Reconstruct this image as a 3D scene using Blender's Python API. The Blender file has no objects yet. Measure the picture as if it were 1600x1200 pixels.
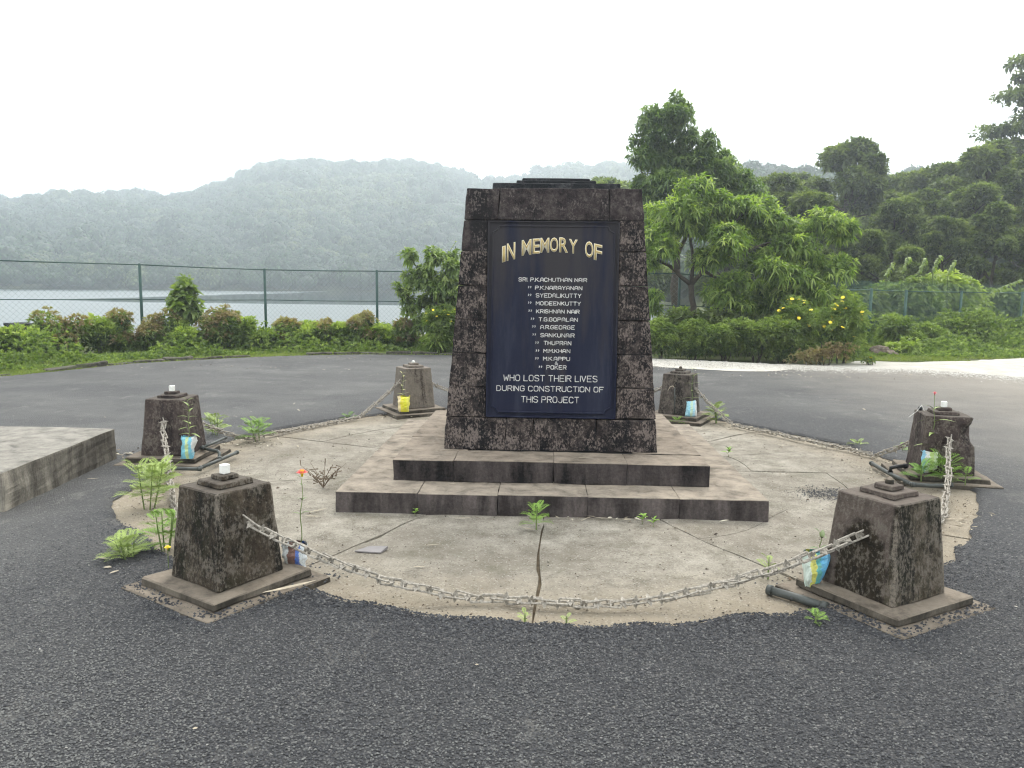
import bpy, math, random
import numpy as np
from mathutils import Vector, Matrix, noise
R = math.radians
random.seed(7)
rng = np.random.default_rng(7)
scene = bpy.context.scene
COL = scene.collection

# ------------------------------------------------------------------ camera
F_PX, PITCH, ROLL, YAW, CAM_H = 1232.04, .1249, .0112, -.0471, 1.5
_fw = Vector((math.sin(YAW)*math.cos(PITCH), math.cos(YAW)*math.cos(PITCH), -math.sin(PITCH)))
_r = Vector((math.cos(YAW), -math.sin(YAW), 0))
_u = _r.cross(_fw)
_cr, _sr = math.cos(ROLL), math.sin(ROLL)
_r2 = _r*_cr + _u*_sr
_u2 = _u*_cr - _r*_sr
cam_d = bpy.data.cameras.new('camera')
cam = bpy.data.objects.new('camera', cam_d)
COL.objects.link(cam)
cam.matrix_world = Matrix(((_r2.x, _u2.x, -_fw.x, 0), (_r2.y, _u2.y, -_fw.y, 0), (_r2.z, _u2.z, -_fw.z, CAM_H), (0, 0, 0, 1)))
cam_d.sensor_width = 36
cam_d.lens = 36*F_PX/1600
cam_d.clip_start = .05
cam_d.clip_end = 4000
scene.camera = cam

# ------------------------------------------------------------------ sky, sun, exposure
SUN_EL, SUN_AZ = R(50), R(12)         # azimuth clockwise from +Y (ahead of the camera)
w = bpy.data.worlds.new('World')
scene.world = w
w.use_nodes = True
nt = w.node_tree
nt.nodes.clear()
sky = nt.nodes.new('ShaderNodeTexSky')
sky.sky_type = 'NISHITA'
sky.sun_disc = False
sky.sun_elevation = SUN_EL
sky.sun_rotation = SUN_AZ
sky.dust_density = 4
cl = nt.nodes.new('ShaderNodeMixRGB')
cl.inputs['Fac'].default_value = .85
cl.inputs['Color2'].default_value = (17.0, 17.4, 17.6, 1)       # bright overcast layer
bg = nt.nodes.new('ShaderNodeBackground')
bg.inputs['Strength'].default_value = .1
wo = nt.nodes.new('ShaderNodeOutputWorld')
nt.links.new(sky.outputs[0], cl.inputs['Color1'])
nt.links.new(cl.outputs[0], bg.inputs['Color'])
nt.links.new(bg.outputs[0], wo.inputs['Surface'])
sd = bpy.data.lights.new('sun', 'SUN')
sd.energy = 1.5
sd.angle = R(22)
sd.color = (1, .95, .86)
sun = bpy.data.objects.new('sun', sd)
COL.objects.link(sun)
sdir = Vector((math.sin(SUN_AZ)*math.cos(SUN_EL), math.cos(SUN_AZ)*math.cos(SUN_EL), math.sin(SUN_EL)))
sun.rotation_euler = sdir.to_track_quat('Z', 'Y').to_euler()
sun.location = (0, 20, 30)
vs = scene.view_settings
vs.view_transform = 'Standard'
vs.look = 'None'
vs.exposure = .74
vs.gamma = 1
vs.use_curve_mapping = False
scene.cycles.use_denoising = True
scene.cycles.max_bounces = 6
scene.cycles.diffuse_bounces = 3
scene.cycles.glossy_bounces = 2
scene.cycles.transmission_bounces = 3
scene.cycles.volume_bounces = 1
scene.cycles.transparent_max_bounces = 4
scene.cycles.sample_clamp_indirect = 6
scene.cycles.denoising_prefilter = 'ACCURATE'
scene.cycles.filter_width = 1.2

# ------------------------------------------------------------------ helpers
def G(px, py, z=0.0):
    """world point at height z under a pixel of the 1600x1200 survey photo"""
    d = _fw*F_PX + _r2*(px-800) - _u2*(py-600)
    t = (z-CAM_H)/d.z
    return Vector((d.x*t, d.y*t, z))
def GY(px, py, y):
    d = _fw*F_PX + _r2*(px-800) - _u2*(py-600)
    t = y/d.y
    return Vector((d.x*t, y, CAM_H+d.z*t))

def tag(o, label=None, cat=None, group=None, kind=None):
    if label: o['label'] = label
    if cat: o['category'] = cat
    if group: o['group'] = group
    if kind: o['kind'] = kind
    return o
def empty(name, loc=(0, 0, 0), rz=0, label=None, cat=None, group=None, kind=None):
    o = bpy.data.objects.new(name, None)
    COL.objects.link(o)
    o.location = loc
    o.rotation_euler = (0, 0, rz)
    o.empty_display_size = .1
    return tag(o, label, cat, group, kind)
def link(name, me, mat=None, parent=None, loc=(0, 0, 0), rot=(0, 0, 0)):
    o = bpy.data.objects.new(name, me)
    COL.objects.link(o)
    if mat is not None and len(me.materials) == 0:
        me.materials.append(mat)
    if parent: o.parent = parent
    o.location = loc
    o.rotation_euler = rot
    return o
def pyd(name, vs_, fs, mat=None, parent=None, smooth=False, **k):
    me = bpy.data.meshes.new(name)
    me.from_pydata([tuple(v) for v in vs_], [], fs)
    me.update()
    if smooth:
        me.polygons.foreach_set('use_smooth', [True]*len(me.polygons))
    return link(name, me, mat, parent, **k)
def np_mesh(name, V, T, rnd=None, smooth=False):
    """fast triangle mesh from arrays, with a per-face random attribute"""
    me = bpy.data.meshes.new(name)
    V = np.asarray(V, dtype=np.float32); T = np.asarray(T, dtype=np.int32)
    me.vertices.add(len(V)); me.vertices.foreach_set('co', V.ravel())
    me.loops.add(T.size); me.loops.foreach_set('vertex_index', T.ravel())
    me.polygons.add(len(T)); me.polygons.foreach_set('loop_start', np.arange(0, T.size, 3, dtype=np.int32))
    if rnd is not None:
        a = me.attributes.new('rnd', 'FLOAT', 'FACE')
        a.data.foreach_set('value', np.asarray(rnd, dtype=np.float32))
    if smooth:
        me.polygons.foreach_set('use_smooth', np.ones(len(T), dtype=bool))
    me.update(calc_edges=True)
    me.validate()
    return me
class MB:
    """collects simple solids into one mesh"""
    def __init__(s): s.v = []; s.f = []
    def frustum(s, cx, cy, z0, z1, ax, ay, bx, by, ox=0, oy=0, jit=0):
        n = len(s.v)
        for z, a, b, dx, dy in ((z0, ax, ay, 0, 0), (z1, bx, by, ox, oy)):
            for sx, sy in ((-1, -1), (1, -1), (1, 1), (-1, 1)):
                s.v.append((cx+dx+sx*a+random.uniform(-jit, jit), cy+dy+sy*b+random.uniform(-jit, jit), z+random.uniform(-jit, jit)))
        s.f += [tuple(n+i for i in q) for q in ((3, 2, 1, 0), (4, 5, 6, 7), (0, 1, 5, 4), (1, 2, 6, 5), (2, 3, 7, 6), (3, 0, 4, 7))]
        return s
    def box(s, x0, x1, y0, y1, z0, z1, jit=0):
        return s.frustum((x0+x1)/2, (y0+y1)/2, z0, z1, (x1-x0)/2, (y1-y0)/2, (x1-x0)/2, (y1-y0)/2, jit=jit)
    def hexa(s, pts):
        n = len(s.v); s.v += [tuple(p) for p in pts]
        s.f += [tuple(n+i for i in q) for q in ((3, 2, 1, 0), (4, 5, 6, 7), (0, 1, 5, 4), (1, 2, 6, 5), (2, 3, 7, 6), (3, 0, 4, 7))]
        return s
    def tube(s, pts, r, k=6, cap=True):
        pts = [Vector(p) for p in pts]
        rs = r if isinstance(r, (list, tuple)) else [r]*len(pts)
        n0 = len(s.v)
        for i, p in enumerate(pts):
            t = (pts[min(i+1, len(pts)-1)]-pts[max(i-1, 0)]).normalized()
            a = t.cross(Vector((.13, .31, .94)))
            if a.length < 1e-3: a = t.cross(Vector((1, 0, 0)))
            a.normalize(); b = t.cross(a)
            for j in range(k):
                an = 2*math.pi*j/k
                s.v.append(tuple(p + (a*math.cos(an)+b*math.sin(an))*rs[i]))
        for i in range(len(pts)-1):
            for j in range(k):
                a0 = n0+i*k+j; a1 = n0+i*k+(j+1) % k
                s.f.append((a0, a1, a1+k, a0+k))
        if cap:
            s.f.append(tuple(n0+j for j in reversed(range(k))))
            s.f.append(tuple(n0+(len(pts)-1)*k+j for j in range(k)))
        return s
    def build(s, name, mat, parent=None, bevel=0, smooth=False, seg=1, rough=0, cuts=0, seed=0, **k):
        me = bpy.data.meshes.new(name)
        me.from_pydata(s.v, [], s.f)
        me.update()
        if bevel or cuts:
            import bmesh
            bm = bmesh.new(); bm.from_mesh(me)
            bmesh.ops.recalc_face_normals(bm, faces=bm.faces)
            if bevel:
                bmesh.ops.bevel(bm, geom=list(bm.edges), offset=bevel, segments=seg, profile=.6, affect='EDGES', clamp_overlap=True)
            if cuts:
                bmesh.ops.subdivide_edges(bm, edges=[e for e in bm.edges if e.calc_length() > .05], cuts=cuts, use_grid_fill=True)
                bm.normal_update()
                for v in bm.verts:
                    q = v.co*9+Vector((seed*3.1, seed*1.7, seed))
                    v.co += v.normal*(noise.noise(q)*rough + noise.noise(q*3.7)*rough*.5)
            bm.to_mesh(me); bm.free()
        if smooth:
            me.polygons.foreach_set('use_smooth', [True]*len(me.polygons))
        return link(name, me, mat, parent, **k)

def leaf_arrays(P, D, U, L, W, droop, hi=True):
    n = len(P)
    D = D/np.linalg.norm(D, axis=1, keepdims=True)
    S = np.cross(D, U); S /= np.linalg.norm(S, axis=1, keepdims=True)+1e-9
    N = np.cross(S, D)
    L = np.broadcast_to(np.asarray(L, float), (n,))[:, None]; W = np.broadcast_to(np.asarray(W, float), (n,))[:, None]
    dn = np.array([0, 0, -1.0])
    def at(s_): return P + D*L*s_ + dn*(droop*L*s_*s_)
    if hi:
        a, b = at(.3), at(.68)
        V = np.stack([at(0), a-S*W*.5+N*W*.12, a+S*W*.5+N*W*.12, b-S*W*.38+N*W*.1, b+S*W*.38+N*W*.1, at(1.0)], 1)
        T = np.array([[0, 2, 1], [1, 2, 4], [1, 4, 3], [3, 4, 5]])
        k = 6
    else:
        a = at(.45)
        V = np.stack([at(0), a-S*W*.5+N*W*.15, a+S*W*.5+N*W*.15, at(1.0)], 1)
        T = np.array([[0, 2, 3], [0, 3, 1]])
        k = 4
    T = (T[None]+(np.arange(n)*k)[:, None, None]).reshape(-1, 3)
    return V.reshape(-1, 3), T
def unit(n):
    v = rng.normal(size=(n, 3)); return v/np.linalg.norm(v, axis=1, keepdims=True)

# ---- node helpers
def newmat(name):
    m = bpy.data.materials.new(name); m.use_nodes = True
    m.node_tree.nodes.clear()
    return m, m.node_tree
def N(t, ty, **k):
    n = t.nodes.new(ty)
    for a, b in k.items():
        if a.startswith('i_'):
            key = a[2:]; key = int(key) if key.isdigit() else key.replace('_', ' ')
            n.inputs[key].default_value = b
        else: setattr(n, a, b)
    return n
def ramp(t, src, stops, interp='LINEAR'):
    n = t.nodes.new('ShaderNodeValToRGB'); cr = n.color_ramp; cr.interpolation = interp
    while len(cr.elements) < len(stops): cr.elements.new(.5)
    for e, (p, c) in zip(cr.elements, stops):
        e.position = p; e.color = (*c, 1) if not isinstance(c, (int, float)) else (c, c, c, 1)
    t.links.new(src, n.inputs[0]); return n.outputs[0]
def mix(t, fac, a, b, mode='MIX'):
    n = t.nodes.new('ShaderNodeMixRGB'); n.blend_type = mode
    for s_, v in zip(n.inputs, (fac, a, b)):
        if hasattr(v, 'links') or isinstance(v, bpy.types.NodeSocket): t.links.new(v, s_)
        elif isinstance(v, (int, float)): s_.default_value = v if s_.name == 'Fac' else (v, v, v, 1)
        else: s_.default_value = (*v, 1)
    return n.outputs[0]
def coord(t, scale=(1, 1, 1), kind='Object', rot=(0, 0, 0)):
    c = t.nodes.new('ShaderNodeTexCoord') if kind != 'World' else t.nodes.new('ShaderNodeNewGeometry')
    m = t.nodes.new('ShaderNodeMapping'); m.inputs['Scale'].default_value = scale; m.inputs['Rotation'].default_value = rot
    t.links.new(c.outputs['Position' if kind == 'World' else kind], m.inputs[0]); return m.outputs[0]
def nz(t, vec, scale, detail=6, rough=.6, dist=0, out=0):
    n = N(t, 'ShaderNodeTexNoise'); n.inputs['Scale'].default_value = scale; n.inputs['Detail'].default_value = detail
    n.inputs['Roughness'].default_value = rough; n.inputs['Distortion'].default_value = dist
    t.links.new(vec, n.inputs['Vector']); return n.outputs[out]
def vor(t, vec, scale, feature='F1', out='Distance', rnd=1):
    n = N(t, 'ShaderNodeTexVoronoi', feature=feature); n.inputs['Scale'].default_value = scale; n.inputs['Randomness'].default_value = rnd
    t.links.new(vec, n.inputs['Vector']); return n.outputs[out]
def finish(t, color, rough=.85, bump=None, bstr=.5, bdist=.01, spec=.3, **k):
    p = N(t, 'ShaderNodeBsdfPrincipled'); o = N(t, 'ShaderNodeOutputMaterial')
    if isinstance(color, bpy.types.NodeSocket): t.links.new(color, p.inputs['Base Color'])
    else: p.inputs['Base Color'].default_value = (*color, 1)
    if isinstance(rough, bpy.types.NodeSocket): t.links.new(rough, p.inputs['Roughness'])
    else: p.inputs['Roughness'].default_value = rough
    p.inputs['Specular IOR Level'].default_value = spec
    for a, b in k.items(): p.inputs[a.replace('_', ' ')].default_value = b
    if bump is not None:
        b = N(t, 'ShaderNodeBump'); b.inputs['Strength'].default_value = bstr; b.inputs['Distance'].default_value = bdist
        t.links.new(bump, b.inputs['Height']); t.links.new(b.outputs[0], p.inputs['Normal'])
    t.links.new(p.outputs[0], o.inputs['Surface'])
    return p
def madd(t, a, b, op='ADD'):
    n = N(t, 'ShaderNodeMath', operation=op)
    for s_, v in zip(n.inputs, (a, b)):
        if isinstance(v, bpy.types.NodeSocket): t.links.new(v, s_)
        else: s_.default_value = v
    return n.outputs[0]
def simple(name, col, rough=.6, var=.25, scale=8, bstr=.2, **k):
    m, t = newmat(name); v = coord(t)
    n = nz(t, v, scale)
    c = ramp(t, n, [(.3, tuple(x*(1-var) for x in col)), (.7, tuple(min(1, x*(1+var)) for x in col))])
    finish(t, c, rough, n, bstr, .005, **k); return m

# ---- materials
def stone_mat(name, dark, mid, light, amount=.5, speck=.5, streak=6, sc=1.0, moss=0):
    """rain-blackened laterite / old concrete: soft black growth in vertical runs, bare patches, fine pale lichen"""
    m, t = newmat(name)
    v = coord(t, kind='World'); vs2 = coord(t, (1, 1, .30), 'World')
    info = N(t, 'ShaderNodeObjectInfo')
    off = N(t, 'ShaderNodeVectorMath', operation='ADD'); t.links.new(vs2, off.inputs[0])
    big = nz(t, vs2, 5.0*sc, 8, .66, .5)
    run = nz(t, coord(t, (1, 1, .10), 'World'), 12*sc, 6, .7)
    fine = nz(t, v, 45*sc, 8, .75)
    med = nz(t, v, 14*sc, 7, .7, .3)
    base = ramp(t, madd(t, madd(t, med, .7, 'MULTIPLY'), madd(t, fine, .35, 'MULTIPLY')), [(.40, dark), (.52, mid), (.66, light)])
    g_ = madd(t, madd(t, madd(t, big, .9, 'MULTIPLY'), madd(t, run, .5, 'MULTIPLY')), madd(t, madd(t, fine, .35, 'MULTIPLY'), madd(t, info.outputs['Random'], .07, 'MULTIPLY')))
    dk = ramp(t, g_, [(amount+.36, 0), (amount+.48, 1)])
    c = mix(t, dk, mix(t, .10, dark, base), base)
    sp = ramp(t, madd(t, madd(t, nz(t, coord(t, (1, 1, .6), 'World'), 85*sc, 4, .7), .7, 'MULTIPLY'), madd(t, nz(t, v, 9*sc, 6, .7), .6, 'MULTIPLY')), [(speck+.20, 0), (speck+.27, .85)])
    c = mix(t, sp, c, tuple(min(1, x*1.5) for x in light))
    if moss:
        mo = ramp(t, nz(t, v, 5, 5, .6), [(.5, 0), (.68, moss)])
        c = mix(t, mo, c, (.05, .07, .02))
    h = madd(t, fine, madd(t, med, 1.2, 'MULTIPLY'))
    finish(t, c, .9, h, .7, .012, .2)
    return m
M = {}
M['stone'] = stone_mat('blackened_stone', (.0045, .0045, .006), (.026, .020, .019), (.115, .093, .082), .47, .46)
M['stone_top'] = stone_mat('blackened_stone_upper', (.010, .009, .010), (.034, .026, .026), (.080, .067, .062), .42, .50)
M['cap'] = stone_mat('dark_cap_stone', (.010, .011, .013), (.030, .031, .034), (.07, .07, .07), .5, .7)
def post_mat(name, dark, mid, light, amount, wear=.8, stain=False, moss=.3, top=None):
    """old plastered post: black growth, pale worn vertical corners, damp stain under the chain hole"""
    m, t = newmat(name)
    vo = coord(t); v = coord(t, kind='World'); vst = coord(t, (1, 1, .2), 'World')
    s_ = N(t, 'ShaderNodeSeparateXYZ'); t.links.new(vo, s_.inputs[0])
    big = nz(t, vst, 7, 7, .65, .4); fine = nz(t, v, 55, 8, .75); med = nz(t, v, 16, 6, .7, .3)
    base = ramp(t, med, [(.36, mid), (.72, light)])
    dk = ramp(t, madd(t, madd(t, big, madd(t, fine, .5, 'MULTIPLY')), -.25), [(amount-.07, 0), (amount+.05, 1)])
    c = mix(t, dk, dark, base)
    if moss:
        c = mix(t, ramp(t, nz(t, v, 9, 6, .7), [(.5, 0), (.62, moss)]), c, (.022, .024, .008))
    ax = madd(t, s_.outputs['X'], 0, 'ADD'); ax = N(t, 'ShaderNodeMath', operation='ABSOLUTE'); t.links.new(s_.outputs['X'], ax.inputs[0])
    ay = N(t, 'ShaderNodeMath', operation='ABSOLUTE'); t.links.new(s_.outputs['Y'], ay.inputs[0])
    mn = madd(t, ax.outputs[0], ay.outputs[0], 'MINIMUM')
    # distance from the tapering corner line
    cz = madd(t, madd(t, s_.outputs['Z'], -.082, 'MULTIPLY'), .199)
    q = madd(t, madd(t, mn, cz, 'SUBTRACT'), madd(t, madd(t, nz(t, vst, 18, 7, .8), -.54), .20, 'MULTIPLY'))
    e_ = ramp(t, madd(t, madd(t, q, 12, 'MULTIPLY'), 1), [(.72, 0), (.86, wear)])
    c = mix(t, madd(t, e_, ramp(t, fine, [(.38, .1), (.55, 1)]), 'MULTIPLY'), c, (.24, .205, .165))
    if stain:
        # brown dusty plaster above, black-brown growth below a ragged arch on the chain face and on the outer face
        d = N(t, 'ShaderNodeVectorMath', operation='DISTANCE')
        mp = N(t, 'ShaderNodeMapping'); mp.inputs['Scale'].default_value = (1, .2, .55); t.links.new(vo, mp.inputs[0])
        t.links.new(mp.outputs[0], d.inputs[0]); d.inputs[1].default_value = (.01, -.035, .10)
        w_ = madd(t, d.outputs['Value'], madd(t, madd(t, nz(t, v, 8, 6, .7), -.5), .10, 'MULTIPLY'))
        c2 = mix(t, ramp(t, madd(t, w_, 4, 'MULTIPLY'), [(.50, 1), (.56, 0)]), ramp(t, med, [(.35, (.065, .05, .042)), (.7, (.12, .095, .08))]), ramp(t, med, [(.3, (.010, .008, .006)), (.7, (.035, .026, .015))]))
        ys = ramp(t, madd(t, madd(t, s_.outputs['X'], 4, 'MULTIPLY'), .25), [(.80, 0), (.86, 1)])
        c = mix(t, ys, mix(t, madd(t, e_, .6, 'MULTIPLY'), c2, (.20, .17, .14)), c)
    li = ramp(t, madd(t, madd(t, nz(t, coord(t, (1, 1, .6), 'World'), 70, 4, .7), .7, 'MULTIPLY'), madd(t, nz(t, v, 8, 6, .7), .6, 'MULTIPLY')), [(.65, 0), (.74, .75)])
    c = mix(t, li, c, (.15, .13, .105))
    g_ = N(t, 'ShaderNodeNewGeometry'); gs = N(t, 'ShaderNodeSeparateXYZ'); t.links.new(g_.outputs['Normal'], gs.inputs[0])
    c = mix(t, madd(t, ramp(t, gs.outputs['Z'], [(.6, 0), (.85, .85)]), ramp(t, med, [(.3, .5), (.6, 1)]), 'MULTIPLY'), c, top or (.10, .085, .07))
    finish(t, c, .92, madd(t, fine, madd(t, med, 1.2, 'MULTIPLY')), .8, .012, .2)
    return m
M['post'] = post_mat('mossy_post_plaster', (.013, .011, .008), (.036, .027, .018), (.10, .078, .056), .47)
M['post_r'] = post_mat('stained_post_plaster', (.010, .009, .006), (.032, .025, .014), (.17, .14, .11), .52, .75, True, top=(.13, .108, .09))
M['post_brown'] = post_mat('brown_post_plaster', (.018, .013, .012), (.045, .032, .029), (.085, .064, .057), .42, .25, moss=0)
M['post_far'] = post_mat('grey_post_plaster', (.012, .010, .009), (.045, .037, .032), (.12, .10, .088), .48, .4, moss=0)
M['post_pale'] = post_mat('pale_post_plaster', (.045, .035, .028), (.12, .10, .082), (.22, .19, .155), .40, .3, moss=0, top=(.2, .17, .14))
M['core'] = simple('joint_mortar', (.02, .018, .016), .95)
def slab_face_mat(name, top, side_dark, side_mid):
    """step stones: worn dusty tan on upward faces, risers dark from weathering plus painted-in shade"""
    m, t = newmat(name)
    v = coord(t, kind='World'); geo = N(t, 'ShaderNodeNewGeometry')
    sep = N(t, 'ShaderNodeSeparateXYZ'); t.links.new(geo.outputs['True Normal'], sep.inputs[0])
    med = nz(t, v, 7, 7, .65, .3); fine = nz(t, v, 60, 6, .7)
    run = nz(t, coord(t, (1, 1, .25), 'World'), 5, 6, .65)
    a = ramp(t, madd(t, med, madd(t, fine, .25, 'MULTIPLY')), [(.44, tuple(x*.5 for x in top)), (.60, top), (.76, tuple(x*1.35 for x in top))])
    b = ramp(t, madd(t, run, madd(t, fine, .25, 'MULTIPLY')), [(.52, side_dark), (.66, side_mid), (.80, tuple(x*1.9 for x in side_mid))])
    f = ramp(t, sep.outputs['Z'], [(.4, 0), (.75, 1)])  # tops lighter than risers: dirt, plus light from above painted into the colour
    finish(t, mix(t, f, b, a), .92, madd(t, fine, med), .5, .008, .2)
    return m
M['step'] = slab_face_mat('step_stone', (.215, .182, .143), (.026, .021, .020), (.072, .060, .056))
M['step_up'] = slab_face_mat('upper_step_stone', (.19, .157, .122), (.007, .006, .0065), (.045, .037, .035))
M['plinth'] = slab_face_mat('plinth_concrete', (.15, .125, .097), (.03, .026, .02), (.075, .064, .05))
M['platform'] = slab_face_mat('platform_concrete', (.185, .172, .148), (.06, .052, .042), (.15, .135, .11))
def concrete_island():
    m, t = newmat('dusty_concrete')
    v = coord(t, kind='World')
    big = nz(t, v, .9, 5, .6, .1); med = nz(t, v, 5.5, 9, .74, .05); fine = nz(t, v, 95, 5, .8)
    c = ramp(t, madd(t, madd(t, med, .75, 'MULTIPLY'), madd(t, fine, .45, 'MULTIPLY')), [(.44, (.11, .095, .074)), (.56, (.22, .198, .16)), (.74, (.36, .33, .275))])
    c = mix(t, ramp(t, big, [(.42, 0), (.62, .7)]), c, (.165, .143, .112))
    c = mix(t, ramp(t, nz(t, v, 2.3, 8, .72, .15), [(.52, 0), (.66, .6)]), c, (.125, .115, .08))
    # sand collects towards the rim
    sep = N(t, 'ShaderNodeVectorMath', operation='DISTANCE'); g = N(t, 'ShaderNodeNewGeometry')
    t.links.new(g.outputs['Position'], sep.inputs[0]); sep.inputs[1].default_value = (0, 6.43, 0)
    rim = ramp(t, madd(t, sep.outputs['Value'], madd(t, med, 1.1, 'MULTIPLY')), [(.0, 0), (1, 1)])
    mr = N(t, 'ShaderNodeMapRange'); mr.inputs[1].default_value = 3.0; mr.inputs[2].default_value = 3.6
    t.links.new(madd(t, sep.outputs['Value'], madd(t, med, 1.1, 'MULTIPLY')), mr.inputs[0])
    c = mix(t, madd(t, mr.outputs[0], .75, 'MULTIPLY'), c, (.265, .222, .16))
    dots = ramp(t, vor(t, v, 22), [(.05, 1), (.09, 0)])
    keep = ramp(t, nz(t, v, 9, 3), [(.52, 0), (.6, .8)])
    c = mix(t, madd(t, dots, keep, 'MULTIPLY'), c, (.06, .05, .04))
    gr_ = N(t, 'ShaderNodeTexVoronoi'); gr_.inputs['Scale'].default_value = 130; t.links.new(v, gr_.inputs['Vector'])
    gs_ = N(t, 'ShaderNodeSeparateColor'); t.links.new(gr_.outputs['Color'], gs_.inputs[0])
    c = mix(t, ramp(t, gs_.outputs[0], [(.93, 0), (.96, .5)]), c, (.40, .37, .32))
    c = mix(t, ramp(t, gs_.outputs[1], [(.92, 0), (.95, .5)]), c, (.09, .075, .055))
    finish(t, c, .93, madd(t, fine, madd(t, med, 1.5, 'MULTIPLY')), .7, .012, .2)
    return m
M['island'] = concrete_island()
def asphalt_mat():
    m, t = newmat('worn_asphalt')
    v = coord(t, kind='World')
    cell = N(t, 'ShaderNodeTexVoronoi'); cell.inputs['Scale'].default_value = 105; t.links.new(v, cell.inputs['Vector'])
    sepc = N(t, 'ShaderNodeSeparateColor'); t.links.new(cell.outputs['Color'], sepc.inputs[0])
    stones = ramp(t, sepc.outputs[0], [(0, (.014, .015, .018)), (.6, (.050, .050, .052)), (.93, (.10, .098, .095)), (1, (.22, .21, .2))])
    c = mix(t, ramp(t, cell.outputs['Distance'], [(.35, 0), (.6, .75)]), stones, (.022, .022, .024))
    d = N(t, 'ShaderNodeVectorMath', operation='LENGTH'); g = N(t, 'ShaderNodeNewGeometry')
    mp = N(t, 'ShaderNodeMapping'); mp.inputs['Location'].default_value = (-.3, -3.1, 0); mp.inputs['Scale'].default_value = (1, .55, 0)
    t.links.new(g.outputs['Position'], mp.inputs[0]); t.links.new(mp.outputs[0], d.inputs[0])
    med = nz(t, v, 2.2, 6, .6, .3)
    mr = N(t, 'ShaderNodeMapRange'); mr.inputs[1].default_value = 2.9; mr.inputs[2].default_value = 4.6
    t.links.new(madd(t, d.outputs['Value'], med), mr.inputs[0])
    dust = madd(t, madd(t, mr.outputs[0], .62, 'MULTIPLY'), ramp(t, nz(t, coord(t, (1, 1.6, 1), 'World'), .55, 6, .62, .5), [(.36, .3), (.66, 1)]), 'MULTIPLY')
    c = mix(t, dust, c, (.155, .15, .138))
    c = mix(t, ramp(t, nz(t, v, .8, 9, .75, .2), [(.42, 0), (.62, .5)]), c, (.045, .044, .044))
    c = mix(t, ramp(t, nz(t, coord(t, (1, .5, 1), 'World', rot=(0, 0, .4)), 3.2, 9, .8), [(.56, 0), (.68, .45)]), c, (.20, .19, .17))
    c = mix(t, ramp(t, vor(t, v, 8), [(.03, .8), (.06, 0)]), c, (.24, .23, .2))
    # sandy dust towards the right and the far edge
    gr = N(t, 'ShaderNodeSeparateXYZ'); t.links.new(g.outputs['Position'], gr.inputs[0])
    mr2 = N(t, 'ShaderNodeMapRange'); mr2.inputs[1].default_value = 4.5; mr2.inputs[2].default_value = 9.5
    t.links.new(madd(t, gr.outputs['X'], madd(t, med, 2.0, 'MULTIPLY')), mr2.inputs[0])
    c = mix(t, madd(t, mr2.outputs[0], .8, 'MULTIPLY'), c, (.33, .29, .235))
    lt = ramp(t, vor(t, v, 3.1), [(.018, 1), (.03, 0)])
    c = mix(t, lt, c, (.42, .39, .33))
    h = madd(t, madd(t, cell.outputs['Distance'], -1, 'MULTIPLY'), madd(t, nz(t, v, 30, 4), 1, 'MULTIPLY'))
    finish(t, c, .8, h, .9, .012, .35)
    return m
M['asphalt'] = asphalt_mat()
def attr_mat(name, stops, rough=.7, trans=0, spec=.3):
    m, t = newmat(name)
    a = N(t, 'ShaderNodeAttribute', attribute_name='rnd')
    c = ramp(t, a.outputs['Fac'], stops)
    p = finish(t, c, rough, spec=spec)
    if trans:
        tr = N(t, 'ShaderNodeBsdfTranslucent'); mx = N(t, 'ShaderNodeMixShader'); mx.inputs[0].default_value = trans
        c2 = mix(t, 1, c, (1.5, 1.7, .5), 'MULTIPLY')
        t.links.new(c2, tr.inputs['Color'])
        o = [n for n in t.nodes if n.type == 'OUTPUT_MATERIAL'][0]
        t.links.new(p.outputs[0], mx.inputs[1]); t.links.new(tr.outputs[0], mx.inputs[2]); t.links.new(mx.outputs[0], o.inputs['Surface'])
    return m
M['gravel'] = attr_mat('loose_black_gravel', [(0, (.010, .011, .014)), (.42, (.044, .045, .049)), (.8, (.13, .13, .123)), (1, (.32, .31, .28))], .75)
M['crumb'] = attr_mat('soil_crumbs', [(0, (.03, .022, .018)), (.6, (.09, .065, .045)), (1, (.2, .15, .1))], .95)
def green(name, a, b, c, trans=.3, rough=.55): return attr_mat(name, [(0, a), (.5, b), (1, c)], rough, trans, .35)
M['mango'] = green('drooping_leaf', (.06, .10, .025), (.16, .235, .055), (.36, .42, .14), .5)
M['mango_dark'] = green('drooping_leaf_dark', (.04, .075, .03), (.11, .165, .065), (.23, .29, .13), .45)
M['forest'] = green('forest_leaf', (.028, .044, .02), (.09, .12, .05), (.21, .245, .105), .4)
M['weed'] = green('weed_leaf', (.08, .125, .035), (.17, .235, .07), (.32, .38, .14), .4)
M['weed_pale'] = green('pale_weed_leaf', (.15, .20, .06), (.25, .32, .09), (.37, .42, .15), .4)
M['hedge'] = green('hedge_leaf', (.03, .055, .015), (.08, .12, .03), (.20, .25, .07), .3)
M['lush'] = green('lush_leaf', (.05, .085, .022), (.13, .185, .05), (.28, .34, .12), .38)
M['grass'] = green('grass_blade', (.08, .11, .03), (.165, .205, .06), (.28, .31, .12), .35)
M['russet'] = green('russet_leaf', (.13, .095, .055), (.27, .20, .12), (.30, .29, .14), .3)
M['bark'] = simple('bark', (.055, .045, .035), .9, .4, 14, .5)
M['twig'] = simple('green_twig', (.14, .19, .06), .7, .2)
M['dry'] = simple('dry_leaf', (.36, .31, .23), .8, .3, 20)
M['drytwig'] = simple('dry_stem', (.15, .11, .075), .8, .3)
M['yellow'] = simple('yellow_petal', (.75, .58, .03), .6, .1)
M['orange'] = simple('orange_petal', (.8, .25, .06), .6, .1)
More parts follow.
